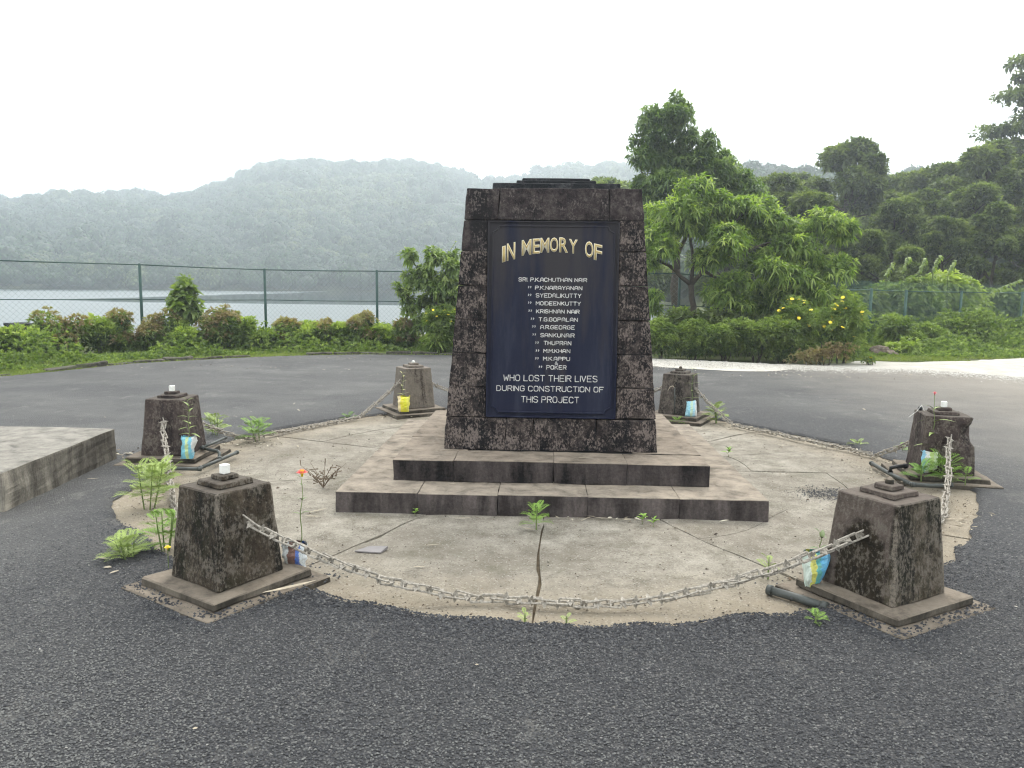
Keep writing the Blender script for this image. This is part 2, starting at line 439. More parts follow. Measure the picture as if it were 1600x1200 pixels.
M['red'] = simple('red_petal', (.62, .07, .06), .6, .2, 30)
M['pink'] = simple('pink_petal', (.60, .10, .12), .6, .2, 30)
M['whitep'] = simple('white_petal', (.75, .75, .72), .6, .1)
M['chain'] = simple('weathered_iron', (.29, .262, .22), .75, .45, 60, .3)
M['fence'] = simple('green_fence_paint', (.022, .06, .05), .5, .2)
M['fence_lt'] = simple('teal_fence_paint', (.035, .085, .065), .5, .2)
M['white'] = simple('white_pvc', (.72, .71, .66), .5, .12, 40)
M['pipe'] = simple('dark_grey_pipe', (.055, .06, .055), .5, .25, 10)
M['black'] = simple('black_rubber', (.015, .015, .015), .5, .2)
M['rock'] = stone_mat('boulder', (.05, .04, .035), (.14, .11, .085), (.26, .22, .17), .35, .7)
M['darkrock'] = stone_mat('dark_wall_stone', (.010, .011, .012), (.03, .03, .032), (.06, .06, .058), .45, .7)

# ================================================================== GROUND
C0 = Vector((0, 6.43))
def lerp(x, xs, ys): return float(np.interp(x, xs, ys))
# skyline of the far hills: photo column -> pixels above the horizon
SK_X = [-900, -300, 0, 60, 150, 230, 290, 360, 420, 470, 520, 580, 640, 700, 745, 800, 850, 940, 1000, 1080, 1160, 1260, 1380, 1460, 1560, 1700, 2400]
SK_H = [95, 100, 113, 118, 130, 128, 127, 148, 170, 179, 176, 176, 180, 168, 150, 150, 168, 176, 178, 180, 176, 172, 168, 176, 190, 200, 170]
def az_of(px): return math.atan2(px-800, F_PX)+YAW
AZ = [az_of(x) for x in SK_X]
def smooth01(x): x = np.clip(x, 0, 1); return x*x*(3-2*x)
def terrain_h(X, Y):
    r = np.hypot(X, Y); az = np.arctan2(X, Y)
    sk = np.interp(az, AZ, SK_H)/F_PX*np.cos(np.clip(az-YAW, -.8, .8))
    # land (no lake) on the right
    land = smooth01((az-.10)/.12)
    shore = 200.0
    ridge = 450.0
    hill = (sk*ridge+CAM_H-8)*smooth01((r-shore)/(ridge-shore))**.85 + .9*smooth01((r-shore+6)/10)
    lake = -3.2*smooth01((r-24)/18)
    z_l = lake + np.where(r > shore-8, hill+2.9*smooth01((r-shore+8)/12), 0)
    # right side: level, then wooded slope up to a nearer ridge
    ridge2 = 230.0
    z_r = (sk*ridge2+CAM_H-8)*smooth01((r-48)/(ridge2-48))
    z = z_l*(1-land)+z_r*land
    near = smooth01((r-17)/10)
    hdir = np.cos(az) > -.2
    z = np.where(hdir, z, 0)
    bump = (np.sin(X*.031+1)*np.cos(Y*.027)*1.6+np.sin(X*.013)*1.2)*smooth01((r-230)/120)*.7
    return z*near+bump*hdir-.03
th = np.linspace(-math.pi, math.pi, 361)
rr = np.concatenate([[.01], np.geomspace(1.5, 2500, 130)])
TH, RR = np.meshgrid(th[:-1], rr)
X, Y = RR*np.sin(TH), RR*np.cos(TH)
Z = terrain_h(X, Y)
nr, nth = X.shape
V = np.stack([X, Y, Z], -1).reshape(-1, 3)
i, j = np.meshgrid(np.arange(nr-1), np.arange(nth), indexing='ij')
a = i*nth+j; b = i*nth+(j+1) % nth
T = np.concatenate([np.stack([a, b, b+nth], -1).reshape(-1, 3), np.stack([a, b+nth, a+nth], -1).reshape(-1, 3)])
m, t = newmat('soil_and_turf')
v = coord(t, kind='World')
c = ramp(t, nz(t, v, 1.3, 7, .65), [(.35, (.06, .075, .025)), (.6, (.10, .11, .04)), (.8, (.17, .15, .09))])
finish(t, c, .95, nz(t, v, 18), .6, .03, .2)
me = np_mesh('ground', V, T, smooth=True)
tag(link('ground', me, m), 'soil and turf ground running out to the wooded hills', kind='structure')

# lake
def water_mat():
    m, t = newmat('lake_water')
    v = coord(t, kind='World')
    n1 = nz(t, coord(t, (.35, 1.4, 1), 'World'), .9, 5, .6)
    band = nz(t, coord(t, (.012, .075, 1), 'World', rot=(0, 0, .25)), 1, 4, .6, .4)
    g = N(t, 'ShaderNodeNewGeometry'); s = N(t, 'ShaderNodeSeparateXYZ'); t.links.new(g.outputs['Position'], s.inputs[0])
    mr = N(t, 'ShaderNodeMapRange'); mr.inputs[1].default_value = 84; mr.inputs[2].default_value = 72
    t.links.new(s.outputs['Y'], mr.inputs[0])
    lf = N(t, 'ShaderNodeMapRange'); lf.inputs[1].default_value = -44; lf.inputs[2].default_value = -62
    t.links.new(s.outputs['X'], lf.inputs[0])
    calm = madd(t, madd(t, mr.outputs[0], lf.outputs[0]), madd(t, band, .5), 'MULTIPLY')
    f = ramp(t, calm, [(.38, 0), (.62, 1)])
    ro = ramp(t, f, [(0, .05), (1, .30)])
    p = finish(t, (.035, .055, .055), ro, None, spec=.8, IOR=1.33)
    b = N(t, 'ShaderNodeBump'); b.inputs['Distance'].default_value = .25
    t.links.new(n1, b.inputs['Height']); t.links.new(ramp(t, f, [(0, .04), (1, .6)]), b.inputs['Strength']); t.links.new(b.outputs[0], p.inputs['Normal'])
    return m
V = []; Fc = []
na = 60
azs = np.linspace(-1.4, .5, na)
for rad in (18, 50, 100, 160, 230):
    for a_ in azs: V.append((rad*math.sin(a_), rad*math.cos(a_), -.62))
for k in range(4):
    for q in range(na-1):
        a0 = k*na+q; Fc.append((a0, a0+1, a0+1+na, a0+na))
lake = pyd('lake', V, Fc, water_mat())
tag(lake, 'calm pale reservoir water below the wooded hills', kind='structure')

# asphalt: one sheet with an irregular hole round the island
def out_r(an):
    A = [-180, -150, -90, -30, 0, 20, 33, 41, 50, 56, 64, 77, 90, 101, 112, 120, 130, 137, 148, 165, 180]
    B = [16, 18, 16, 18, 16, 13, 10.5, 10.7, 10.6, 10.0, 9.75, 9.75, 9.95, 10.25, 10.65, 10.8, 10.65, 10.4, 9.9, 10.6, 16]
    return lerp(an, A, B)
def in_r(an):
    q = Vector((math.cos(an)*3, math.sin(an)*3, .3))
    r_ = 3.08+noise.noise(q*1.1)*.10+noise.noise(q*3)*.05+noise.noise(q*9)*.025
    d = math.degrees(an) % 360
    r_ += .16*math.exp(-((d-205)/12)**2) + .10*math.exp(-((d-350)/10)**2)
    return r_
na, nrg = 720, 40
V = []; Fc = []
for q in range(na):
    an = 2*math.pi*q/na; dg = math.degrees(an); dg = dg-360 if dg > 180 else dg
    ri, ro = in_r(an), out_r(dg)+noise.noise(Vector((math.cos(an)*9, math.sin(an)*9, 5)))*.12
    for k in range(nrg):
        u_ = (k/(nrg-1))**1.6
        rad = ri+(ro-ri)*u_
        x, y = rad*math.cos(an), C0.y+rad*math.sin(an)
        z = .006 if k == 0 else .026+noise.noise(Vector((x*.6, y*.6, 0)))*.006
        V.append((x, y, z))
for q in range(na):
    for k in range(nrg-1):
        a0 = q*nrg+k; b0 = ((q+1) % na)*nrg+k
        Fc.append((a0, a0+1, b0+1, b0))
tag(pyd('asphalt_road', V, Fc, M['asphalt'], smooth=True), 'worn black asphalt ring round the memorial island', kind='structure')

# island pavement: cracked wedge slabs
isl = empty('island_pavement', (0, C0.y, 0), kind='structure')
tag(isl, 'round cracked concrete pavement under the memorial')
joints = [-163, -118.5, -91.2, -62, -33, 1.8, 21, 40, 66, 96, 128, 158]
def jcurve(k, r_):
    q = noise.noise(Vector((k*7.3, r_*1.3, 2)))*.05+noise.noise(Vector((k*3.3, r_*5, 4)))*.018
    return math.radians(joints[k % len(joints)])+q*.7/max(r_, .6)*1.6
for k in range(len(joints)):
    cuts = [.15, 3.55]
    if k in (1, 3, 4, 5, 6, 8, 10): cuts = [.15, 2.0+.35*math.sin(k*2.1), 3.55]
    for ci in range(len(cuts)-1):
        r0, r1 = cuts[ci], cuts[ci+1]
        top = []
        nR, nA = 14, 10
        g = .0035
        dz = random.uniform(-.004, .004)
        V = []
        for a_ in range(nR+1):
            r_ = r0+.0015+(r1-r0-.003)*a_/nR
            gw = .0065*(1+.7*math.sin(k*5+r_*4)); t0 = jcurve(k, r_)+gw/max(r_, .3); t1 = jcurve(k+1, r_)-gw/max(r_, .3)
            if t1 < t0: t1 += 2*math.pi
            for b_ in range(nA+1):
                tt = t0+(t1-t0)*b_/nA
                rj = r_+(noise.noise(Vector((math.cos(tt)*2.5, math.sin(tt)*2.5, 0)))*.10 if (ci == 0 and a_ == nR) or (ci == 1 and a_ == 0) else 0)
                edge = a_ in (0, nR) or b_ in (0, nA)
                z = dz+(-.005 if edge else 0)+noise.noise(Vector((math.cos(tt)*r_*2, math.sin(tt)*r_*2, 9)))*.004
                V.append((rj*math.cos(tt), rj*math.sin(tt), z))
        Fc = [(a_*(nA+1)+b_, (a_+1)*(nA+1)+b_, (a_+1)*(nA+1)+b_+1, a_*(nA+1)+b_+1) for a_ in range(nR) for b_ in range(nA)]
        n0 = len(V)
        ring = [b_ for b_ in range(nA+1)]+[a_*(nA+1)+nA for a_ in range(1, nR+1)]+[nR*(nA+1)+b_ for b_ in range(nA-1, -1, -1)]+[a_*(nA+1) for a_ in range(nR-1, 0, -1)]
        for q in ring: V.append((V[q][0], V[q][1], -.06))
        for q in range(len(ring)):
            p_ = (q+1) % len(ring)
            Fc.append((ring[q], ring[p_], n0+p_, n0+q))
        pyd('concrete_slab', V, Fc, M['island'], isl, smooth=False)
# soil seen in the cracks
V = [(0, 0, -.018)]+[(3.5*math.cos(2*math.pi*q/64), 3.5*math.sin(2*math.pi*q/64), -.018) for q in range(64)]
pyd('crack_soil', V, [(0, q+1, (q+1) % 64+1) for q in range(64)], simple('crack_soil', (.085, .065, .04), .95, .4, 20), isl)

# pale gravel shoulder and track on the right
def path_mat():
    m, t = newmat('pale_gravel'); v = coord(t, kind='World')
    f = nz(t, v, 90, 5, .8); b_ = nz(t, v, 2.2, 6, .65)
    c = ramp(t, madd(t, f, madd(t, b_, .6, 'MULTIPLY')), [(.55, (.26, .235, .195)), (.85, (.47, .445, .395)), (1, (.62, .60, .55))])
    finish(t, c, .95, f, .8, .015, .2); return m
M['path'] = path_mat()
def sheet(name, poly, z, mat, jag=.12, label=None):
    pts = []
    n = len(poly)
    for k in range(n):
        p, q = Vector(poly[k]), Vector(poly[(k+1) % n])
        m_ = max(2, int((q-p).length/.25))
        for s in range(m_):
            w_ = p.lerp(q, s/m_)
            pts.append((w_.x+noise.noise(Vector((w_.x*2, w_.y*2, 1)))*jag, w_.y+noise.noise(Vector((w_.x*2, w_.y*2, 7)))*jag, z))
    o = pyd(name, pts, [tuple(range(len(pts)))], mat)
    return tag(o, label, kind='structure')
sheet('gravel_path', [(1.2, 13.5), (9, 9), (15, 7), (24, 12), (24, 17.5), (15, 18.3), (10.6, 18.2), (9.1, 17.3), (7.4, 16.6), (6.4, 16.75), (5.9, 16.1), (4.3, 15.75), (2.2, 16.35), (1.0, 16.4)], .004, M['path'], .2, 'pale gravel track along the far right of the asphalt')
# bright crushed stone lying on the asphalt edge, right of the monument
V = []
pl = [G(1008, 562), G(1060, 565), G(1130, 568), G(1200, 573), G(1240, 578), G(1215, 583), G(1150, 583.5), G(1090, 580), G(1040, 577), G(1005, 574)]
o = sheet('gravel_patch', [(p.x, p.y) for p in pl], .036, M['path'], .1, 'bright crushed gravel spilled on the far asphalt edge')

# ------------------------------------------------------------------ kerb on the left far side
kerb = empty('kerb', (0, 0, 0), kind='structure'); tag(kerb, 'low broken mossy kerb between the asphalt and the grass verge')
kp = [Vector(p) for p in ((-11.5, 8.0), (-9.6, 10.0), (-8.43, 11.645), (-8.03, 12.618), (-7.562, 13.756), (-6.782, 14.612), (-5.333, 15.815), (-4.009, 16.345), (-2.072, 16.53), (-.4, 16.5), (1.0, 16.4))]
def resample(pts, step):
    out = [pts[0].copy()]; acc = 0
    for p, q in zip(pts[:-1], pts[1:]):
        L = (q-p).length; d = step-acc
        while d <= L:
            out.append(p.lerp(q, d/L)); d += step
        acc = L-(d-step)
    return out
kpts = resample(kp, .55)
mk = stone_mat('mossy_kerb', (.02, .02, .015), (.07, .062, .048), (.15, .135, .11), .42, .7, moss=.6)
for k, (p, q) in enumerate(zip(kpts[:-1], kpts[1:])):
    if k in (9, 17, 18): continue
    d = q-p
    b = MB().box(-.26, .26, -.07, .07, -.06, .055+random.uniform(-.03, .02), jit=.015)
    b.build('kerb_stone', mk, kerb, bevel=.012, cuts=2, rough=.02, seed=k, loc=((p.x+q.x)/2, (p.y+q.y)/2, .02), rot=(0, random.uniform(-.03, .03), math.atan2(d.y, d.x)+random.uniform(-.05, .05)))

# ================================================================== MONUMENT
MC = (.0092, 6.434, 0); MR = .0087
steps = empty('memorial_steps', MC, MR, 'two broad square stone steps carrying the black memorial pillar', 'steps')
def ring_blocks(w_, z0, z1, fr, nside, mat, depth=.36, jz=.004):
    """front/back rows split at fr, sides split in nside"""
    g = .001
    for sgn in (-1, 1):
        for a_, b_ in zip(fr[:-1], fr[1:]):
            y0, y1 = (-w_, -w_+depth) if sgn < 0 else (w_-depth, w_)
            dz = random.uniform(-jz, jz); dy = random.uniform(-.005, .005)
            MB().box(a_+g, b_-g, y0+dy+(g if sgn > 0 else 0), y1+dy-(g if sgn < 0 else 0), z0, z1+dz).build('step_stone', mat, steps, bevel=.003, cuts=4, rough=.006, seed=a_*7+sgn)
    ys = np.linspace(-w_+depth, w_-depth, nside+1)
    for sgn in (-1, 1):
        for a_, b_ in zip(ys[:-1], ys[1:]):
            x0, x1 = (-w_, -w_+depth+.15) if sgn < 0 else (w_-depth-.15, w_)
            dz = random.uniform(-jz, jz)
            MB().box(x0, x1, a_+g, b_-g, z0, z1+dz).build('step_stone', mat, steps, bevel=.003, cuts=4, rough=.006, seed=b_*5+sgn)
def fx(px, w_, a_, b_): return -w_+2*w_*(px-a_)/(b_-a_)
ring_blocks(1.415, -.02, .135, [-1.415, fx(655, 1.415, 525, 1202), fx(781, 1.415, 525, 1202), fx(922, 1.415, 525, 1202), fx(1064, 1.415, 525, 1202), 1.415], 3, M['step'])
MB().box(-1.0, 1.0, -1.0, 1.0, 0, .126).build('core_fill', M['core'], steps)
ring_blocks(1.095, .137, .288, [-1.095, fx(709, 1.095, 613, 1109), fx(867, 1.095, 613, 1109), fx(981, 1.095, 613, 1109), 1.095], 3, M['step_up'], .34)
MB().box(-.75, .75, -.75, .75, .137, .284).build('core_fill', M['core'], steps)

mon = empty('memorial_pillar', (MC[0], MC[1], .289), MR, 'tall black weathered stone memorial pillar with a dark blue inscribed panel', 'monument')
HB, HT, DB, DT, MH = .7903, .6312, .7155, .613, 1.905
def hw(z): return HB+(HT-HB)*z/MH
def hd(z): return DB+(DT-DB)*z/MH
def mblock(x0b, x1b, x0t, x1t, z0, z1, mat, y0off=0, jit=.004, name='stone_block', seed=0, back=None):
    o = random.uniform(-.004, .003)
    ya, yb = -hd(z0)+y0off+o, -hd(z1)+y0off+o
    Ya, Yb = (hd(z0), hd(z1)) if back is None else (back, back)
    b = MB().hexa([(x0b, ya, z0), (x1b, ya, z0), (x1b, Ya, z0), (x0b, Ya, z0), (x0t, yb, z1), (x1t, yb, z1), (x1t, Yb, z1), (x0t, Yb, z1)])
    return b.build(name, mat, mon, bevel=.004, cuts=5, rough=.006, seed=seed)
g = .0015
# bottom course
zs = [0, .238]
xs = [-1, -.42, -.16, .44, 1]
for k in range(4):
    a0, a1 = xs[k], xs[k+1]
    mblock(a0*hw(0)+g, a1*hw(0)-g, a0*hw(.238)+g, a1*hw(.238)-g, 0, .238-g, M['stone'], seed=k)
# side columns
zc = [.240, .466, .711, .958, 1.206, 1.452, 1.674]
IN = .478
for k in range(6):
    z0, z1 = zc[k]+g, zc[k+1]-g
    mblock(-hw(z0), -IN-g, -hw(z1), -IN-g, z0, z1, M['stone'] if k < 5 else M['stone_top'], seed=10+k)
    mblock(IN+g, hw(z0), IN+g, hw(z1), z0+.006, z1+.004, M['stone'], seed=20+k)
# top course
xs = [-1, -.62, .62, 1]
for k in range(3):
    a0, a1 = xs[k], xs[k+1]
    mblock(a0*hw(1.678)+g, a1*hw(1.678)-g, a0*hw(MH)+g, a1*hw(MH)-g, 1.678, MH-random.uniform(0, .004), M['stone_top'], seed=30+k)
# centre infill behind the panel, with the back face
mblock(-IN, IN, -IN, IN, .241, 1.675, M['stone'], .035, name='infill', seed=40)
# stepped cap
for hw_, hd_, z0, z1 in ((.474, .46, MH+.001, 1.962), (.305, .30, 1.963, 2.002), (.262, .26, 2.003, 2.025)):
    MB().frustum(.018, 0, z0, z1, hw_, hd_, hw_-.004, hd_-.004).build('cap_tier', M['cap'], mon, bevel=.006, cuts=3, rough=.006, seed=z0)

# inscribed panel
def panel_mat():
    m, t = newmat('navy_painted_panel')
    v = coord(t, kind='Object'); vst = coord(t, (1, 1, .10), 'Object')
    run = nz(t, vst, 9, 7, .65, .2); fine = nz(t, v, 50, 6, .7)
    sep = N(t, 'ShaderNodeSeparateXYZ'); t.links.new(v, sep.inputs[0])
    c = ramp(t, madd(t, run, madd(t, fine, .18, 'MULTIPLY')), [(.50, (.003, .0045, .020)), (.64, (.006, .008, .024)), (.84, (.022, .026, .045)), (.98, (.08, .085, .10))])
    wear = ramp(t, madd(t, nz(t, vst, 5, 6, .7), madd(t, sep.outputs['Z'], .22, 'MULTIPLY')), [(.66, 0), (.86, .85)])
    c = mix(t, wear, c, (.028, .024, .025))
    finish(t, c, ramp(t, fine, [(.3, .5), (.7, .7)]), fine, .12, .004, .22)
    return m
M['panel'] = panel_mat()
def fpos(x, z, out=0.0):
    return Vector((x, -hd(z)-out, z))
def panel_solid(name, outline, o0, o1, mat, bevel=0):
    n = len(outline)
    V = [tuple(fpos(x, z, o1)) for x, z in outline]+[tuple(fpos(x, z, o0)) for x, z in outline]
    Fc = [tuple(range(n))]+[(k, (k+1) % n, n+(k+1) % n, n+k)[::-1] for k in range(n)]
    return pyd(name, V, Fc, mat, mon)
def notched(x, z0, z1, c):
    return [(-x+c, z0), (x-c, z0), (x-c*.75, z0+c*.6), (x, z0+c), (x, z1-c), (x-c*.75, z1-c*.6), (x-c, z1), (-x+c, z1), (-x+c*.75, z1-c*.6), (-x, z1-c), (-x, z0+c), (-x+c*.75, z0+c*.6)]
panel_solid('panel_surround', [(-.474, .246), (.474, .246), (.474, 1.668), (-.474, 1.668)], -.03, .0, M['panel'])
ps = panel_solid('inscribed_panel', notched(.437, .285, 1.632, .045), -.001, .014, M['panel'])
# raised fillets round the panel
def fillet(pts, w_=.007, name='panel_border'):
    b = MB()
    for (x0, z0), (x1, z1) in zip(pts, pts[1:]+pts[:1]):
        b.tube([fpos(x0, z0, .014), fpos(x1, z1, .014)], w_, 6)
    return b.build(name, M['panel'], mon)
fillet(notched(.437, .285, 1.632, .045))
fillet([(-.470, .250), (.470, .250), (.470, 1.665), (-.470, 1.665)], .006)

# --- lettering
def face_xy(px, py):
    d = _fw*F_PX + _r2*(px-800) - _u2*(py-600)
    ca, sa = math.cos(MR), math.sin(MR)
    xl = Vector((ca, sa, 0)); yl = Vector((-sa, ca, 0)); k = (DB-DT)/MH
    o = Vector((-MC[0], -MC[1], CAM_H))
    t_ = -(yl.dot(o)+DB+.014-(CAM_H-.289)*k)/(yl.dot(d)-d.z*k)
    p = o+d*t_
    return xl.dot(p), p.z-.289
_fc = {}
def text_mesh(s, offset=0.0):
    cu = bpy.data.curves.new('t', 'FONT'); cu.body = s; cu.size = 1; cu.offset = offset; cu.resolution_u = 3
    ob = bpy.data.objects.new('t', cu); COL.objects.link(ob)
    bpy.context.view_layer.update()
    me = bpy.data.meshes.new_from_object(ob.evaluated_get(bpy.context.evaluated_depsgraph_get()))
    COL.objects.unlink(ob); bpy.data.objects.remove(ob)
    return me
def put_text(s, x0, x1, z0, z1, mat, out=.0165, name='inscription', offset=0.0, shear=0.0, label=None, thick=.0015):
    me = text_mesh(s, offset)
    co = np.empty(len(me.vertices)*3, dtype=np.float32); me.vertices.foreach_get('co', co); co = co.reshape(-1, 3)
    lo, hi = co.min(0), co.max(0)
    x = x0+(co[:, 0]-lo[0])/(hi[0]-lo[0]+1e-9)*(x1-x0)
    z = z0+(co[:, 1]-lo[1])/(hi[1]-lo[1]+1e-9)*(z1-z0)
    z = z+shear*(x-(x0+x1)/2)
    for k, v_ in enumerate(me.vertices): v_.co = fpos(float(x[k]), float(z[k]), out)
    me.name = name; me.materials.clear()
    o = link(name, me, mat, mon)
    so = o.modifiers.new('solid', 'SOLIDIFY'); so.thickness = thick
    if label: o['label'] = label
    return o
M['gold'] = simple('gold_paint', (.44, .33, .14), .75, .2, 60)
M['cream'] = simple('cream_paint', (.72, .66, .50), .6, .15, 40)
M['letter'] = simple('faded_white_paint', (.47, .46, .44), .8, .45, 34)
def Z1(X, Y): return face_xy(710+X/5.1613, 260+Y/5.1613)
for ch, xa, xb, ya, yb, sh in (('I', 385, 412, 642, 772, .3), ('N', 424, 490, 616, 756, .22), ('M', 544, 620, 590, 717, .14), ('E', 632, 688, 582, 705, .07), ('M', 694, 764, 576, 696, .03), ('O', 772, 836, 573, 692, 0), ('R', 846, 916, 574, 695, -.04), ('Y', 924, 992, 588, 703, -.1), ('O', 1054, 1120, 605, 736, -.17), ('F', 1126, 1190, 628, 760, -.22)):
    (x0, zt), (x1, zb) = Z1(xa, ya), Z1(xb, yb)
    e = .0042
    put_text(ch, x0, x1, zb, zt, M['cream'], .0165, 'title_letter_outline', .022, sh)
    put_text(ch, x0+e, x1-e, zb+e*.8, zt-e*.8, M['gold'], .0185, 'title_letter', -.006, sh)
def Z2(X, Y): return face_xy(660+X/2.5525, 250+Y/2.5525)
lines = [('SRI. P.K.ACHUTHAN NAIR', 383, 657, 468, 488), ('P.K.NARAYANAN', 449, 638, 501, 520), ('SYEDALIKUTTY', 452, 634, 531, 551), ('MOIDEENKUTTY', 452, 632, 563, 582),
         ('KRISHNAN NAIR', 453, 627, 595, 614), ('T.G.GOPALAN', 463, 620, 627, 646), ('A.R.GEORGE', 470, 608, 658, 677), ('SANKUNAIR', 470, 607, 690, 709),
         ('THUPRAN', 483, 594, 721, 740), ('M.M.KHAN', 482, 590, 753, 771), ('M.K.APPU', 481, 589, 784, 802), ('&', 528, 541, 803, 817), ('POKER', 494, 575, 818, 837)]
# hand-painted monoline capitals with cut corners, on a 4 x 6 grid
SF = {'A': [[(0, 0), (0, 4), (1.2, 6), (2.8, 6), (4, 4), (4, 0)], [(0, 2.3), (4, 2.3)]], 'B': [[(0, 0), (0, 6), (3, 6), (4, 5.2), (4, 4), (3, 3.2), (0, 3.2)], [(3, 3.2), (4, 2.4), (4, .8), (3, 0), (0, 0)]],
      'C': [[(4, 4.8), (3, 6), (1, 6), (0, 4.8), (0, 1.2), (1, 0), (3, 0), (4, 1.2)]], 'D': [[(0, 0), (0, 6), (2.6, 6), (4, 4.6), (4, 1.4), (2.6, 0), (0, 0)]], 'E': [[(4, 6), (0, 6), (0, 0), (4, 0)], [(0, 3.1), (3.2, 3.1)]],
      'F': [[(4, 6), (0, 6), (0, 0)], [(0, 3.1), (3.2, 3.1)]], 'G': [[(4, 4.8), (3, 6), (1, 6), (0, 4.8), (0, 1.2), (1, 0), (3, 0), (4, 1.2), (4, 2.8), (2.3, 2.8)]], 'H': [[(0, 0), (0, 6)], [(4, 0), (4, 6)], [(0, 3), (4, 3)]],
      'I': [[(0, 0), (0, 6)]], 'J': [[(3.6, 6), (3.6, 1.2), (2.6, 0), (1, 0), (0, 1.2)]], 'K': [[(0, 0), (0, 6)], [(3.8, 6), (0, 2.6)], [(1.1, 3.5), (4, 0)]], 'L': [[(0, 6), (0, 0), (3.6, 0)]],
      'M': [[(0, 0), (0, 6), (2.2, 2.6), (4.4, 6), (4.4, 0)]], 'N': [[(0, 0), (0, 6), (4, 0), (4, 6)]], 'O': [[(1, 0), (0, 1.2), (0, 4.8), (1, 6), (3, 6), (4, 4.8), (4, 1.2), (3, 0), (1, 0)]],
      'P': [[(0, 0), (0, 6), (3, 6), (4, 5.2), (4, 3.7), (3, 2.9), (0, 2.9)]], 'R': [[(0, 0), (0, 6), (3, 6), (4, 5.2), (4, 3.8), (3, 3), (0, 3)], [(2, 3), (4, 0)]], 'S': [[(4, 5), (3, 6), (1, 6), (0, 5), (0, 4), (1, 3.2), (3, 2.8), (4, 2), (4, 1), (3, 0), (1, 0), (0, 1)]],
      'T': [[(0, 6), (4, 6)], [(2, 6), (2, 0)]], 'U': [[(0, 6), (0, 1.2), (1, 0), (3, 0), (4, 1.2), (4, 6)]], 'V': [[(0, 6), (2, 0), (4, 6)]], 'W': [[(0, 6), (.9, 0), (2.3, 4), (3.7, 0), (4.6, 6)]], 'X': [[(0, 0), (4, 6)], [(0, 6), (4, 0)]],
      'Y': [[(0, 6), (2, 3), (4, 6)], [(2, 3), (2, 0)]], '.': [[(0, 0), (.01, .45)]], '&': [[(4, 0), (.8, 4.4), (.8, 5.4), (1.8, 6), (2.8, 5.4), (2.8, 4.6), (0, 2), (0, .8), (1.2, 0), (2.6, 0), (4, 2)]],
      '"': [[(0, 6), (.5, 5.6), (0, 4.3)], [(1.7, 6), (2.2, 5.6), (1.7, 4.3)]]}
def stroke_text(txt, x0, x1, z0, z1, r_, mat, name='inscription'):
    adv = 0; segs = []
    for ch in txt:
        if ch == ' ': adv += 2.6; continue
        g_ = SF[ch]; w_ = max(p[0] for l in g_ for p in l)
        for l in g_: segs.append([(adv+p[0], p[1]) for p in l])
        adv += w_+(1.5 if w_ > 1 else 1.2)
    adv -= 1.5
    zmin = min(p[1] for l in segs for p in l) if txt == '"' else 0
    kx = (x1-x0-2*r_)/max(adv, .1); kz = (z1-z0-2*r_)/(6-zmin)
    b = MB()
    for l in segs:
        # split long strokes at sharp turns so the painted corners stay crisp
        pts = [fpos(x0+r_+p[0]*kx, z0+r_+(p[1]-zmin)*kz, .0140) for p in l]
        for a_, b_ in zip(pts[:-1], pts[1:]):
            d = (b_-a_).normalized()*r_*.45
            b.tube([a_-d, b_+d], r_, 6)
    return b.build(name, mat, mon)
for txt, xa, xb, ya, yb in lines:
    (x0, zt), (x1, zb) = Z2(xa, ya), Z2(xb, yb)
    stroke_text(txt, x0, x1, zb, zt, .0029 if txt != '&' else .0018, M['letter'])
for xa, y in ((421, 502), (421, 533), (421, 564), (423, 596), (432, 628), (438, 659), (439, 691), (450, 723), (452, 755), (450, 786), (464, 820)):
    (x0, zt), (x1, zb) = Z2(xa, y), Z2(xa+14, y+10)
    stroke_text('"', x0, x1, zb, zt, .0028, M['letter'], 'ditto_mark')
for txt, xa, xb, ya, yb in (('WHO LOST THEIR LIVES', 323, 698, 855, 887), ('DURING CONSTRUCTION OF', 295, 724, 898, 928), ('THIS PROJECT', 393, 625, 941, 971)):
    (x0, zt), (x1, zb) = Z2(xa, ya), Z2(xb, yb)
    stroke_text(txt, x0, x1, zb, zt, .0030, M['letter'])

# ================================================================== CHAIN POSTS
POSTS = [  # key, angle, dr, xy, a, b, H, z, material, label
    ('FL', 240, -.042, (-1.564, 3.673), .188, .152, .451, M['post'], 'front left chain post, mossy and blackened, with a pale streak down its near corner'),
    ('FR', 300, .028, (1.622, 3.737), .196, .159, .460, M['post_r'], 'front right chain post, brown top and dark wet stain under its chain hole'),
    ('L', 180, .037, (-3.150, 6.398), .195, .156, .462, M['post_brown'], 'plain dark brown chain post at the left, beside the raised concrete platform'),
    ('R', 0, -.187, (3.129, 6.336), .200, .168, .452, M['post_brown'], 'right-hand chain post with a chipped upper corner and a black pipe leaning on it'),
    ('BL', 120, .044, (-1.586, 9.111), .190, .155, .459, M['post_pale'], 'pale brown chain post behind the memorial with a yellow bag at its foot'),
    ('BR', 60, .062, (1.489, 8.976), .189, .152, .453, M['post_far'], 'far dark chain post just right of the memorial with a thin pipe against it')]
PG = 'chain posts round the memorial'
hook = {}
ptf = {}
